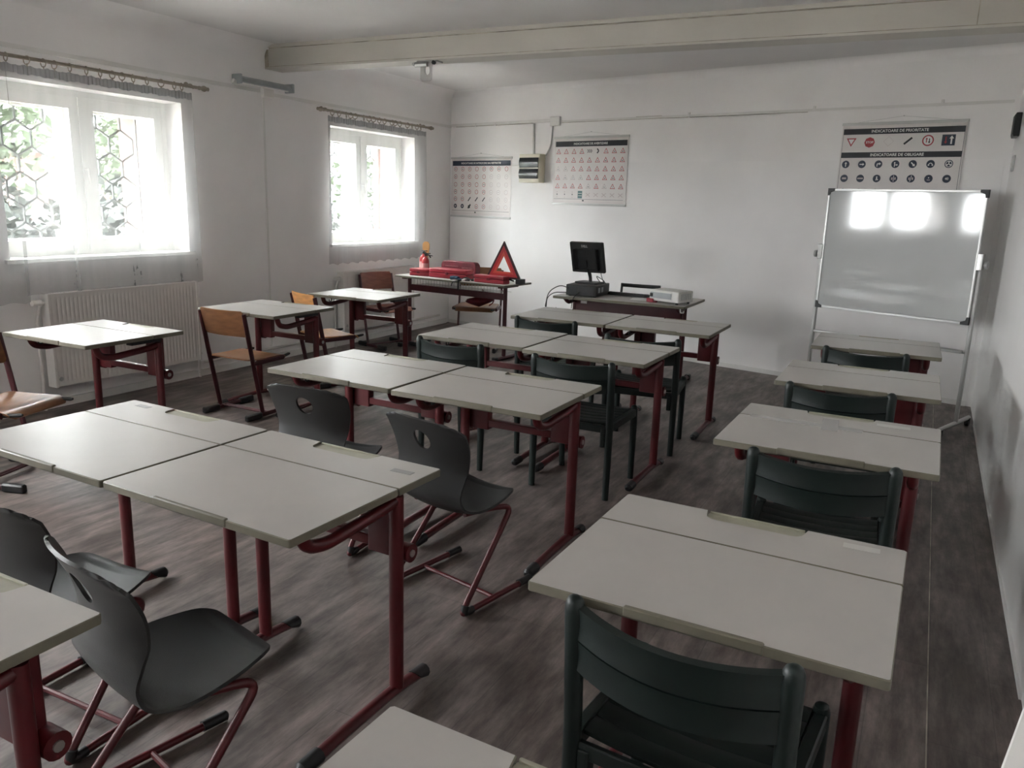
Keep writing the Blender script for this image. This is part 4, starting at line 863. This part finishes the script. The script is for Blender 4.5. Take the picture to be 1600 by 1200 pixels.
# ------------------------------------------------------------------ grey shell chairs
def make_shell(label, loc, rz):
    t = thing('shell_chair', label, 'chair', loc, rz, 'grey plastic shell chairs on red tube frames')
    prof = [(.235, .372), (.222, .398), (.17, .412), (.08, .408), (-.02, .400), (-.09, .401), (-.145, .420), (-.172, .468), (-.170, .53), (-.168, .60), (-.182, .67), (-.215, .745), (-.232, .775)]
    wid = [.085, .125, .164, .194, .207, .203, .190, .178, .180, .194, .208, .212, .200]
    acc = [0]
    for a, b in zip(prof[:-1], prof[1:]): acc.append(acc[-1] + math.dist(a, b))
    tot = acc[-1]
    def cr(arr, s):
        s = min(max(s, 0), 1) * tot
        for i in range(len(acc) - 1):
            if s <= acc[i + 1] + 1e-9: break
        q = (s - acc[i]) / (acc[i + 1] - acc[i]); g = lambda k: arr[min(max(k, 0), len(arr) - 1)]
        p0, p1, p2, p3 = g(i - 1), g(i), g(i + 1), g(i + 2)
        def c(a, b, d, e): return .5 * (2 * b + (d - a) * q + (2 * a - 5 * b + 4 * d - e) * q * q + (3 * b - a - 3 * d + e) * q ** 3)
        return tuple(c(*k) for k in zip(p0, p1, p2, p3)) if isinstance(p1, tuple) else c(p0, p1, p2, p3)
    def f(u, v):
        y, z = cr(prof, v); w = cr(wid, v); x = (u - .5) * 2
        e = v if v < .5 else 1 - v                      # rounded front and top corners
        rc = min(1, e / .055); w2 = w * (1 - (.16 if v > .5 else .35) * (1 - rc) ** 2)
        back = max(0, min(1, (v - .52) / .2)); seat = 1 - back
        xx = x * abs(x) ** 0 ; cup = abs(x) ** 2.2
        y2 = y + cup * .036 * back - (.018 * cup * seat * max(0, 1 - (v / .12)))
        z2 = z + cup * (.010 * seat) - (.022 * abs(x) ** 4 * max(0, (v - .93) / .07) if v > .93 else 0) - .012 * (1 - cup) * seat * (1 if .1 < v < .5 else .4)
        return (x * w2, y2, z2)
    hu, hv, ra, rb = .5, .868, .102, .054
    def skip(u, v): return ((u - hu) / ra) ** 2 + ((v - hv) / rb) ** 2 < .80
    def move(u, v):
        q = math.hypot((u - hu) / ra, (v - hv) / rb)
        if .62 < q < 1.30: k = 1.0 / q if q < 1.12 else 1; return hu + (u - hu) * k, hv + (v - hv) * k
        return u, v
    m = MB(); m.shell(f, 36, 72, .009, skip, move); m.build('shell', 'grey', t, angle=60)
    for s in (-1, 1):
        rx = .205
        m = MB(); m.tube(fillet([(s * rx, .235, .018), (s * rx, -.165, .016), (s * (rx - .006), -.155, .03), (s * (rx - .02), .14, .372), (s * (rx - .045), .02, .386), (s * (rx - .07), -.09, .386)], .05, 6), .0125, 10); m.build('frame_tube', 'red', t)
        m = MB(); m.tube([(s * rx, .175, .019), (s * rx, .25, .019), (s * rx, .256, .019)], .0165, 10, scl=[1, 1, .6]); m.build('front_cap', 'black', t)
        m = MB(); m.tube(fillet([(s * rx, -.11, .0165), (s * rx, -.16, .0165), (s * (rx - .001), -.150, .045)], .02), .0155, 10); m.build('rear_cap', 'black', t)
    m = MB(); m.cyl((-.205, .02, .018), (.205, .02, .018), .009, 8); m.build('crossbar', 'red', t)
    m = MB(); m.box((0, -.02, .384), (.29, .05, .008)); m.box((0, .09, .386), (.30, .03, .008)); m.build('seat_bracket', 'wine', t, smooth=False)
    return t
SHELLS = [
    (-1.590, 2.605, -12, 'grey shell chair with its seat and red legs in view in the middle aisle'),
    (-2.350, 2.745, 4, 'grey shell chair seen from behind, round hole in its back, left of the middle'),
    (-2.155, 1.300, 2, 'grey shell chair at the left edge, only the worn seat showing behind another chair'),
    (-1.584, 1.215, -13, 'large grey shell chair nearest the camera at the lower left'),
]
s0 = None
for x, y, a, lab in SHELLS:
    if s0 is None: s0 = make_shell(lab, (x, y, 0), R(a))
    else: copy_tree(s0, (x, y, 0), R(a), lab)

# ------------------------------------------------------------------ wooden chairs on wine-red frames
def make_wood(label, loc, rz, wood='wood'):
    t = thing('wooden_chair', label, 'chair', loc, rz, 'plywood school chairs'); hx = .212
    for s in (-1, 1):
        m = MB(); m.tube([(s * hx, -.075, .04), (s * hx, -.15, .42), (s * hx, -.195, .66), (s * hx, -.215, .765)], .019, 10, ry=.0105, up=(1, 0, 0)); m.build('upright', 'wine', t)
        m = MB(); m.tube([(s * hx, -.20, .022), (s * hx, .23, .022)], .013, 10, ry=.016); rn = m.build('runner', 'wine', t)
        for a, b in ((-.235, -.09), (.11, .245)): m = MB(); m.rbox(s * hx - .019, s * hx + .019, a, b, .0, .046, .012, .008); m.build('foot_cap', 'black', rn)
        m = MB(); m.tube([(s * hx, -.148, .405), (s * hx, .15, .412)], .017, 10, ry=.011, up=(1, 0, 0)); m.build('seat_bracket', 'wine', t)
        m = MB(); m.tube([(s * (hx - .01), .12, .408), (s * (hx - .03), .235, .418), (s * (hx - .03), .25, .42)], .011, 8, scl=[1, 1, .6]); m.build('hanger', 'black', t)
    for y in (-.05, -.02): m = MB(); m.cyl((-hx, y, .03), (hx, y, .03), .007, 8); m.build('crossbar', 'wine', t)
    def seat(u, v):
        x = (u - .5) * 2; y = -.165 + .37 * v; w = .195 + .012 * v - .03 * max(0, (v - .92) / .08) ** 2 - .02 * max(0, (.08 - v) / .08) ** 2
        return (x * w, y, .425 - .010 * (1 - x * x) * math.sin(math.pi * min(1, v * 1.1)) + .015 * max(0, .3 - v) - .03 * max(0, (v - .82) / .18) ** 2)
    m = MB(); m.shell(seat, 14, 16, .010); m.build('seat', wood, t, angle=50)
    def back(u, v):
        x = (u - .5) * 2; e = 1 - .07 * (max(0, (abs(v - .5) - .38) / .12)) ** 2
        z = .60 + .185 * v; return (x * .205 * e, -.178 - .045 * v - .030 * (1 - x * x) + .004, z)
    m = MB(); m.shell(back, 16, 10, .010); m.build('backrest', wood, t, angle=50)
    return t
w0 = make_wood('brown plywood chair seen from behind with its whole frame in view, by the window wall', (-4.35, 4.165, 0), 0)
copy_tree(w0, (-4.36, 2.45, 0), R(-73), 'wooden chair at the left edge of the picture, only its seat front and foot showing')
w1 = make_wood('plywood chair with a bright orange-tan backrest, turned slightly at the last window desk', (-4.525, 5.255, 0), R(-22), 'woodtan')
w2 = make_wood('reddish plywood chair facing into the room, against the radiator below the corner window', (-5.16, 6.985, 0), R(-106), 'woodrose')
w3 = copy_tree(w0, (-4.30, 7.44, 0), R(200), 'plywood chair behind the table of red cases, holding the dark red bag'); w3.scale = (1.1, 1.1, 1.1)

# ------------------------------------------------------------------ table with emergency gear
TZ = .775
ft_ = thing('display_table', 'narrow white-topped table on dark red frame in the far corner, loaded with red cases', 'table', (-4.36, 7.20, 0), R(-6))
m = MB(); m.prism(rrect(-.72, .72, -.25, .25, .01, 3), TZ - .02, TZ, .003, 1, 0, 1); m.build('tabletop', ['laminate', 'edge'], ft_)
for s in (-1, 1):
    m = MB(); m.tube([(s * .63, -.10, .04), (s * .63, -.10, TZ - .02)], .021, 12, ry=.021); m.build('leg', 'wine', ft_)
    m = MB(); m.tube([(s * .63, -.25, .022), (s * .63, .22, .022)], .02, 10, ry=.02); f_ = m.build('foot', 'wine', ft_)
    for y in (-.25, .22): m = MB(); m.rbox(s * .63 - .024, s * .63 + .024, y - .03, y + .03, 0, .046, .01, .006); m.build('foot_cap', 'black', f_)
    m = MB(); m.box((s * .63, -.05, TZ - .03), (.05, .3, .02)); m.build('top_bracket', 'wine', ft_, smooth=False)
m = MB(); m.rbox(-.62, .62, -.115, -.09, TZ - .165, TZ - .10, .004, .003); m.build('front_rail', 'wine', ft_)
for k in range(30): m = MB(); m.tube([(-.56 + 1.12 * k / 29, -.10, TZ - .105), (-.56 + 1.12 * k / 29, -.10, TZ - .022)], .0028, 4); m.build('basket_wire', 'steel', ft_)
for y in (-.06, .02, .1): m = MB(); m.tube([(-.57, y, TZ - .10), (.57, y, TZ - .10)], .0028, 4); m.build('basket_rod', 'steel', ft_)
m = MB(); m.tube(fillet([(.66, -.2, TZ - .02), (.66, -.2, TZ - .06), (.69, -.2, TZ - .06), (.69, -.2, TZ - .04)], .01), .004, 6); m.build('bag_hook', 'wine', ft_)
TM = Matrix.Translation((-4.36, 7.20, TZ)) @ Matrix.Rotation(R(-6), 4, 'Z')
def on_table(x, y): p = TM @ Vector((x, y, 0)); return tuple(p)
def case(label, x, y, rz, w, d, h, rr=.02, m_='caseRed', stand=False):
    t = thing('first_aid_case', label, 'case', on_table(x, y), R(rz - 6), 'red cases on the corner table')
    m = MB(); m.rbox(-w / 2, w / 2, -d / 2, d / 2, 0, h * .52, rr, .006); m.build('case_base', m_, t)
    m = MB(); m.rbox(-w / 2, w / 2, -d / 2, d / 2, h * .535, h, rr, .008); m.build('case_lid', m_, t)
    m = MB(); m.rbox(-w / 2 + .004, w / 2 - .004, -d / 2 + .004, d / 2 - .004, h * .50, h * .55, rr, .001); m.build('seam', 'bagRed', t)
    m = MB(); m.rbox(-.02, .02, -d / 2 - .006, -d / 2 + .002, h * .38, h * .68, .004, .002); m.build('latch', 'bagRed', t)
    return t
case('small bright red rounded case at the left end of the corner table', -.49, -.06, 8, .255, .15, .075, .03)
case('bright red flat case in the middle of the corner table, before the larger dark one', -.10, -.05, 0, .50, .15, .098, .02)
c3 = thing('tool_case', 'dark red case standing upright behind the bright red case', 'case', on_table(-.13, .15), R(-8), 'red cases on the corner table')
m = MB(); m.prism(rrect(-.24, .24, .0, .165, .05, 5), -.04, .04, .006, T=Matrix(((1, 0, 0, 0), (0, 0, -1, 0), (0, 1, 0, 0), (0, 0, 0, 1)))); m.build('case_body', 'bagRed', c3)
m = MB(); m.rbox(-.18, .0, -.043, -.04, .105, .118, .003, .0005); m.rbox(.05, .20, -.043, -.04, .095, .108, .003, .0005); m.build('faded_print', 'faint_print', c3)
case('flat red case lying in front of the warning triangle', .47, -.115, -2, .37, .115, .075, .01)
wt_ = thing('warning_triangle', 'red warning triangle with a dark border standing on the corner table', 'warning triangle', on_table(.53, .005), R(-8))
def tri_ring(m, r0, r1, y, t, cz):
    P = [[(r * math.cos(R(90 + 120 * k)), cz + r * math.sin(R(90 + 120 * k))) for k in range(3)] for r in (r0, r1)]; V = []
    for yy in (y - t / 2, y + t / 2):
        for ring in P: V += [(x, yy, z) for x, z in ring]
    F = []
    for k in range(3):
        j = (k + 1) % 3; F += [(3 + k, k, j, 3 + j), (6 + k, 9 + k, 9 + j, 6 + j), (k, 6 + k, 6 + j, j), (3 + j, 9 + j, 9 + k, 3 + k)]
    m.add(V, F)
cz = .165
for n_, a, b, y, tt, mm_ in (('border', .207, .250, 0, .016, 'darkred'), ('reflector', .150, .208, -.001, .014, 'refl'), ('inner_reflector', .108, .151, -.002, .012, 'orange')):
    m = MB(); tri_ring(m, a, b, y, tt, cz); m.build(n_, mm_, wt_, smooth=False)
m = MB(); m.rbox(.17, .24, -.03, .05, 0, .05, .006, .003); m.build('stand_foot', 'black', wt_); m = MB(); m.rbox(-.22, -.17, -.02, .04, 0, .04, .006, .003); m.build('stand_foot', 'black', wt_)
m = MB(); m.tube([(-.06, .10, .012), (0, .01, .05), (.06, .10, .012)], .008, 6); m.build('rear_strut', 'black', wt_)
def extinguisher(label, x, y, rz, s=1.0, mt='extred'):
    t = thing('fire_extinguisher', label, 'fire extinguisher', on_table(x, y), R(rz), 'small fire extinguishers on the corner table')
    m = MB(); m.lathe([(.044 * s, 0), (.048 * s, .004), (.048 * s, .16 * s), (.044 * s, .185 * s), (.030 * s, .205 * s), (.016 * s, .215 * s), (.014 * s, .232 * s)], 18); m.build('cylinder', mt, t)
    m = MB(); m.shell(lambda u, v: (.0486 * s * math.sin((u - .5) * 2.4), -.0486 * s * math.cos((u - .5) * 2.4), (.04 + .10 * v) * s), 10, 2, .0006); m.build('label_sheet', 'label_pink', t)
    m = MB(); m.cyl((0, 0, .225 * s), (0, 0, .255 * s), .013 * s, 10); m.box((.02 * s, 0, .262 * s), (.09 * s, .018, .01)); m.box((.026 * s, 0, .245 * s), (.07 * s, .014, .008), T=Matrix.Rotation(R(8), 4, 'Y')); m.build('lever', 'black', t)
    m = MB(); m.tube(fillet([(0, 0, .24 * s), (.045 * s, 0, .25 * s), (.072 * s, 0, .21 * s)], .02), .007, 6); m.build('nozzle', 'black', t)
extinguisher('small red fire extinguisher with black handle, the one in front', -.565, .085, 10, .86)
extinguisher('small fire extinguisher half hidden behind another, beside the tan paddle', -.635, .135, -20, .95)
pd_ = thing('wooden_paddle', 'tan wooden paddle standing behind the fire extinguishers', 'paddle', on_table(-.665, .215), R(12))
m = MB(); m.prism([(-.02, 0), (.02, 0), (.024, .2), (.040, .27), (.040, .32), (.02, .345), (-.02, .345), (-.040, .32), (-.040, .27), (-.024, .2)], -.008, .008, .002, T=Matrix(((1, 0, 0, 0), (0, 0, -1, 0), (0, 1, 0, 0), (0, 0, 0, 1)))); m.build('blade', 'tan', pd_)
m = MB(); m.rbox(-.05, .05, -.03, .02, 0, .012, .01, .003); m.build('paddle_base', 'tan', pd_)
def lump(name, label, cat, x, y, rz, pieces, m_):
    t = thing(name, label, cat, on_table(x, y), R(rz)); 
    for pn, pm, pts, r in pieces: m = MB(); m.tube(fillet(pts, .02), r, 8, ry=r * .75); m.build(pn, pm, t)
    return t
lump('work_glove', 'crumpled blue glove on the front of the corner table', 'glove', .045, -.175, 10, [('palm', 'blue', [(-.05, 0, .018), (0, .01, .026), (.04, -.005, .018)], .024)] + [('finger', 'blue', [(.03, q * .013, .016), (.06, q * .017 - .01, .012), (.085, q * .02 - .015, .009)], .009) for q in (-1, 0, 1, 2)], 'blue')
lump('strap_bundle', 'black and white straps tangled beside the blue glove', 'strap', .205, -.175, 0, [('strap', 'black', [(-.06, 0, .014), (-.02, .02, .034), (.04, 0, .014), (.07, .01, .014)], .013), ('cord', 'inkwhite', [(-.05, -.02, .010), (-.01, -.03, .024), (.02, -.01, .010), (.055, -.025, .012)], .008), ('buckle', 'black', [(.0, -.03, .012), (.03, -.04, .016), (.05, -.03, .012)], .011)], 'black')
st = thing('hanging_strap', 'black strap hanging off the front edge of the corner table', 'strap', on_table(.16, -.262), R(-6))
m = MB(); m.tube(fillet([(.0, .05, .004), (0, -.004, .004), (0, -.006, -.09)], .006), .012, 6, ry=.0025, up=(0, 1, 0)); m.build('strap', 'black', st); m = MB(); m.tube(fillet([(-.09, -.006, -.055), (-.075, -.007, -.012), (-.03, -.008, .0), (.0, .02, .006)], .02), .005, 6); m.build('cord', 'black', st)
# dark red bag on the chair behind the table
bg = thing('cloth_bag', 'crumpled dark red bag lying on the chair behind the corner table', 'bag', (-4.235, 7.36, .472), R(14))
def bagf(u, v):
    a = u * 2 * math.pi; q = math.sin(math.pi * min(1, v * .98 + .01)); n = 1 + .16 * mnoise.noise(Vector((3 * math.cos(a), 3 * math.sin(a), v * 4)))
    return (.155 * math.cos(a) * q * n + .03 * v, .11 * math.sin(a) * q * n, .15 * v * (1 + .25 * math.cos(a)) * n)
m = MB(); nu, nv = 28, 14; V = [bagf(i / nu, .5 + .5 * math.tanh((j / nv - .5) * 3) / math.tanh(1.5)) for i in range(nu) for j in range(nv + 1)]
m.add(V, [(i * (nv + 1) + j, ((i + 1) % nu) * (nv + 1) + j, ((i + 1) % nu) * (nv + 1) + j + 1, i * (nv + 1) + j + 1) for i in range(nu) for j in range(nv)]); m.build('bag_body', 'bagRed', bg, angle=60)
m = MB(); m.tube(fillet([(.10, -.02, .12), (.17, -.06, .17), (.19, -.09, .07), (.14, -.10, .03)], .03), .007, 6); m.build('bag_strap', 'bagRed', bg)

# ------------------------------------------------------------------ teacher's desk
td = thing('teacher_desk', 'wide teacher desk with dark red modesty panel carrying the computer and projector', 'desk', (-2.40, 6.93, 0), R(.8))
m = MB(); m.prism(rrect(-.61, .61, -.36, .36, .01, 3), .737, .76, .003, 1, 0, 1); m.build('tabletop', ['laminate', 'edge'], td)
for s in (-1, 1):
    m = MB(); m.tube([(s * .52, -.02, .05), (s * .52, -.02, .737)], .026, 12, ry=.022); m.build('leg', 'wine', td)
    m = MB(); m.tube([(s * .52, -.30, .025), (s * .52, .30, .025)], .021, 10, ry=.02); f_ = m.build('foot', 'wine', td)
    for y in (-.30, .30): m = MB(); m.rbox(s * .52 - .025, s * .52 + .025, y - .035, y + .035, 0, .05, .012, .008); m.build('foot_cap', 'black', f_)
    m = MB(); m.tube(fillet([(s * .52, .02, .70), (s * .52, -.20, .69), (s * .52, -.28, .737)], .05), .018, 8); m.build('support_arm', 'wine', td)
m = MB(); m.rbox(-.50, .50, -.055, -.035, .56, .735, .004, .003); m.build('modesty_panel', 'wine', td)
m = MB(); m.tube(fillet([(.56, -.30, .737), (.56, -.30, .70), (.59, -.30, .70), (.59, -.30, .715)], .01), .005, 6); m.build('bag_hook', 'steel', td)
m = MB(); m.box((-.42, -.062, .70), (.06, .006, .05)); m.build('paper_tag', 'inkwhite', td, smooth=False)
TDZ = .76
pc = thing('desktop_computer', 'flat black desktop computer lying under the monitor', 'computer', (-2.775, 6.84, TDZ), R(3))
m = MB(); m.rbox(-.145, .145, -.19, .19, .008, .105, .006, .004); m.build('case', 'black', pc)
m = MB(); m.box((-.085, -.1915, .055), (.09, .004, .07)); m.build('power_supply_plate', 'smoke', pc, smooth=False)
m = MB(); m.box((.05, -.1915, .055), (.15, .004, .07))
for q in range(6): m.box((-.005 + .022 * q, -.194, .04 + .02 * (q % 2)), (.012, .006, .012))
m.build('port_panel', 'smoke', pc, smooth=False)
for q in (-.06, .03): m = MB(); m.box((.1455, q - .05, .06), (.002, .05, .045)); m.build('vent', 'lampgrey', pc, smooth=False)
for a in (-.12, .12):
    m = MB(); m.box((a, -.15, .004), (.02, .02, .008)); m.box((a, .15, .004), (.02, .02, .008)); m.build('rubber_foot', 'black', pc, smooth=False)
mo = thing('monitor', 'black computer monitor seen from the back on the teacher desk', 'monitor', (-2.775, 6.86, TDZ + .105), R(-7))
T_ = Matrix.Translation((-.01, -.03, .24)) @ Matrix.Rotation(R(-1), 4, 'Y') @ Matrix.Rotation(R(15), 4, 'X')
m = MB(); m.rbox(-.172, .172, -.018, .018, -.142, .142, .012, .006, T=T_); m.build('housing', 'black', mo)
m = MB(); m.rbox(-.12, .12, -.030, -.016, -.11, .085, .04, .010, T=T_); m.build('rear_bulge', 'black', mo)
m = MB(); m.box((0, .019, 0), (.32, .002, .262), T=T_); m.build('screen', 'blackgloss', mo, smooth=False)
lg = text('DELL', .030, mo, (0, 0, 0), 'standgrey', 'brand_lettering'); lg.matrix_local = T_ @ Matrix.Translation((-.015, -.0195, .108)) @ Matrix.Rotation(R(90), 4, 'X')
m = MB(); m.tube(fillet([(0, .02, .012), (-.005, .03, .05), (-.01, .0, .12), (-.01, -.045, .22)], .04), .024, 8, ry=.012, up=(1, 0, 0)); m.build('stand_neck', 'black', mo)
m = MB(); m.rbox(-.12, .12, -.08, .10, 0, .016, .03, .005); m.build('stand_base', 'black', mo)
def cable(label, pts, r=.0042): m = MB(); m.tube(fillet(pts, .06, 6), r, 6); tag(m.build('cable', 'black'), label, 'cable', 'black computer cables')
cable('black cable looping down left of the computer off the desk edge', [(-2.86, 6.652, .82), (-2.95, 6.61, .86), (-3.03, 6.52, .80), (-3.05, 6.50, .64), (-2.98, 6.52, .60), (-2.95, 6.53, .66)])
cable('black cable hanging lowest from the left edge of the teacher desk', [(-2.90, 6.65, .79), (-3.0, 6.58, .79), (-3.06, 6.56, .74), (-3.07, 6.57, .60)])
cable('black cable rising behind the computer to the monitor', [(-2.66, 6.87, .87), (-2.72, 6.85, .95), (-2.63, 6.86, .90), (-2.60, 6.83, .875)], .0035)
cable('short black cable dropping from the monitor bottom edge', [(-2.66, 6.85, .97), (-2.645, 6.84, .93), (-2.62, 6.84, .876)], .004)
cable('thin black cable in front of the computer hanging by the paper tag', [(-2.78, 6.645, .80), (-2.79, 6.58, .772), (-2.80, 6.55, .75), (-2.81, 6.55, .66)], .0035)
kb = thing('keyboard', 'black keyboard behind the computer on the teacher desk', 'keyboard', (-2.475, 7.07, TDZ), R(-4))
m = MB(); m.prism([(-.075, 0), (.075, 0), (.075, .012), (-.075, .024)], -.21, .21, .002, T=Matrix(((0, 0, 1, 0), (1, 0, 0, 0), (0, 1, 0, 0), (0, 0, 0, 1)))); m.build('keyboard_body', 'black', kb)
m = MB()
for r_ in range(5):
    for c_ in range(15): m.box((-.185 + .0265 * c_, -.05 + .024 * r_, .024 - .0075 * 0 - .002 * r_ * 1.0), (.020, .018, .006))
m.build('keys', 'blackgloss', kb, smooth=False)
pj = thing('projector', 'white projector with grey vent panel on the teacher desk', 'projector', (-1.97, 6.79, TDZ), R(-17))
m = MB(); m.rbox(-.15, .15, -.115, .115, .016, .112, .012, .006); m.build('housing', 'white_plastic', pj)
m = MB(); m.box((-.03, -.116, .066), (.215, .004, .050)); m.build('rear_panel', 'lampgrey', pj, smooth=False)
m = MB(); m.box((-.125, -.117, .066), (.03, .006, .03)); m.build('power_inlet', 'black', pj, smooth=False)
for q in range(6): m = MB(); m.box((.151, -.07 + .028 * q, .066), (.003, .014, .055)); m.build('vent_slot', 'rail', pj, smooth=False)
m = MB(); m.cyl((.06, .11, .065), (.06, .135, .065), .035, 16); m.build('lens', 'blackgloss', pj)
for a, b in ((-.12, -.09), (.12, -.09), (.12, .09), (-.12, .09)): m = MB(); m.cyl((a, b, 0), (a, b, .018), .012, 8); m.build('foot', 'black', pj)
rb = thing('red_eraser', 'small red block lying left of the projector', 'eraser', (-2.12, 6.72, TDZ), R(-10))
m = MB(); m.rbox(-.045, .02, -.02, .02, 0, .034, .006, .004); m.build('block', 'caseRed', rb); m = MB(); m.rbox(.02, .05, -.018, .018, 0, .016, .006, .003); m.build('felt', 'bagRed', rb)
pp = MB(); pp.box((0, 0, .001), (.26, .19, .002), T=Matrix.Translation((-2.22, 6.87, TDZ)) @ Matrix.Rotation(R(8), 4, 'Z')); tag(pp.build('paper_sheet', 'inkwhite', smooth=False), 'white paper sheet on the teacher desk left of the projector', 'paper')
# teacher's chair, dark frame
tc_ = thing('metal_chair', 'black metal frame chair behind the teacher desk, thin top bar showing', 'chair', (-2.50, 7.36, 0), R(184))
for s in (-1, 1):
    m = MB(); m.tube([(s * .19, -.17, 0), (s * .19, -.15, .44), (s * .19, -.22, .82)], .0125, 8); m.build('rear_leg', 'black', tc_)
    m = MB(); m.tube([(s * .19, .20, 0), (s * .18, .19, .43)], .0125, 8); m.build('front_leg', 'black', tc_)
    m = MB(); m.tube([(s * .19, -.15, .43), (s * .18, .19, .43)], .0125, 8); m.build('side_rail', 'black', tc_)
m = MB(); m.rbox(-.20, .20, -.16, .21, .435, .465, .03, .008); m.build('seat', 'black', tc_)
m = MB(); m.tube([(-.20, -.215, .805), (0, -.245, .80), (.20, -.215, .805)], .012, 8, ry=.018); m.build('top_bar', 'black', tc_)
m = MB(); m.shell(lambda u, v: ((u - .5) * .37, -.185 - .03 * (1 - (2 * u - 1) ** 2) - .03 * v, .56 + .12 * v), 10, 4, .012); m.build('backrest', 'black', tc_)

# ------------------------------------------------------------------ whiteboard on stand
wbd = thing('whiteboard', 'white marker board on a grey mobile stand in the far right corner', 'whiteboard', (-.250, 6.828, 0), R(-20))   # local x along the board
W2 = .578; Z0, Z1 = .815, 1.752
m = MB(); m.box((0, 0, (Z0 + Z1) / 2), (2 * W2 - .02, .014, Z1 - Z0 - .02)); m.build('writing_surface', 'board', wbd, smooth=False)
for z in (Z0, Z1): m = MB(); m.rbox(-W2 + .02, W2 - .02, -.012, .012, z - .009, z + .009, .004, .002); m.build('frame_rail', 'alu', wbd)
for x in (-W2, W2): m = MB(); m.rbox(x - .009, x + .009, -.012, .012, Z0 + .02, Z1 - .02, .004, .002); m.build('frame_rail', 'alu', wbd)
for sx in (-1, 1):
    for z, sz in ((Z0, 1), (Z1, -1)):
        x = sx * W2; m = MB(); m.prism([(x + sx * .012, z - sz * .012), (x + sx * .012, z + sz * .045), (x - sx * .006, z + sz * .045), (x - sx * .012, z + sz * .02), (x - sx * .045, z + sz * .008), (x - sx * .045, z - sz * .012)], -.014, .014, .002, T=Matrix(((1, 0, 0, 0), (0, 0, -1, 0), (0, 1, 0, 0), (0, 0, 0, 1)))); m.build('corner_cap', 'black', wbd)
    x = sx * (W2 + .022)
    m = MB(); m.rbox(x - .0135, x + .0135, .008, .04, .05, 1.30, .006, .003); m.build('stand_post', 'standgrey', wbd)
    m = MB(); m.rbox(x - .02, x + .022, -.018, .03, 1.20, 1.32, .006, .004); m.build('pivot_bracket', 'steel' if sx > 0 else 'standgrey', wbd)
    m = MB(); m.cyl((x + sx * .02, .01, 1.24), (x + sx * .032, .01, 1.24), .012, 10); m.cyl((x + sx * .032, .01, 1.24), (x + sx * .05, .01, 1.24), .028, 16); m.build('knob', 'standgrey', wbd)
    m = MB(); m.tube([(x, -.30, .062), (x, .30, .062)], .016, 10, ry=.016); bs = m.build('base_tube', 'alu', wbd)
    for y in (-.28, .28):
        m = MB(); m.cyl((x - .013, y, .027), (x + .013, y, .027), .027, 16); m.build('caster', 'black', bs)
        m = MB(); m.rbox(x - .018, x + .018, y - .018, y + .018, .04, .062, .006, .003); m.build('caster_fork', 'black', bs)
m = MB(); m.tube([(-W2 - .02, .024, .60), (W2 + .02, .024, .60)], .014, 10); m.build('crossbar', 'alu', wbd)
m = MB(); m.rbox(.38, .575, -.03, .02, .592, .612, .006, .003); m.build('marker_tray', 'standgrey', wbd)

# ------------------------------------------------------------------ white cabinet by the right wall, only a sliver of its top in view
cb = thing('low_cabinet', 'white cabinet top, a sliver at the bottom right corner of the picture', 'cabinet', (.2535, 1.54, 0), R(-12.8))
m = MB(); m.rbox(0.0, .185, -.80, 0, .74, .762, .004, .003); m.build('cabinet_top', 'door', cb)
m = MB(); m.rbox(.008, .18, -.79, -.01, .06, .74, .004, .002); m.build('cabinet_body', 'door', cb)
m = MB(); m.rbox(.02, .17, -.77, -.03, 0, .06, .004, .002); m.build('plinth', 'standgrey', cb)
for a, b in ((-.785, -.402), (-.398, -.015)):
    m = MB(); m.rbox(.004, .012, a, b, .07, .73, .004, .002); d_ = m.build('door', 'door', cb)
    m = MB(); m.cyl((.004, (a + b) / 2, .66), (-.008, (a + b) / 2, .66), .01, 10); m.build('knob', 'handle', d_)
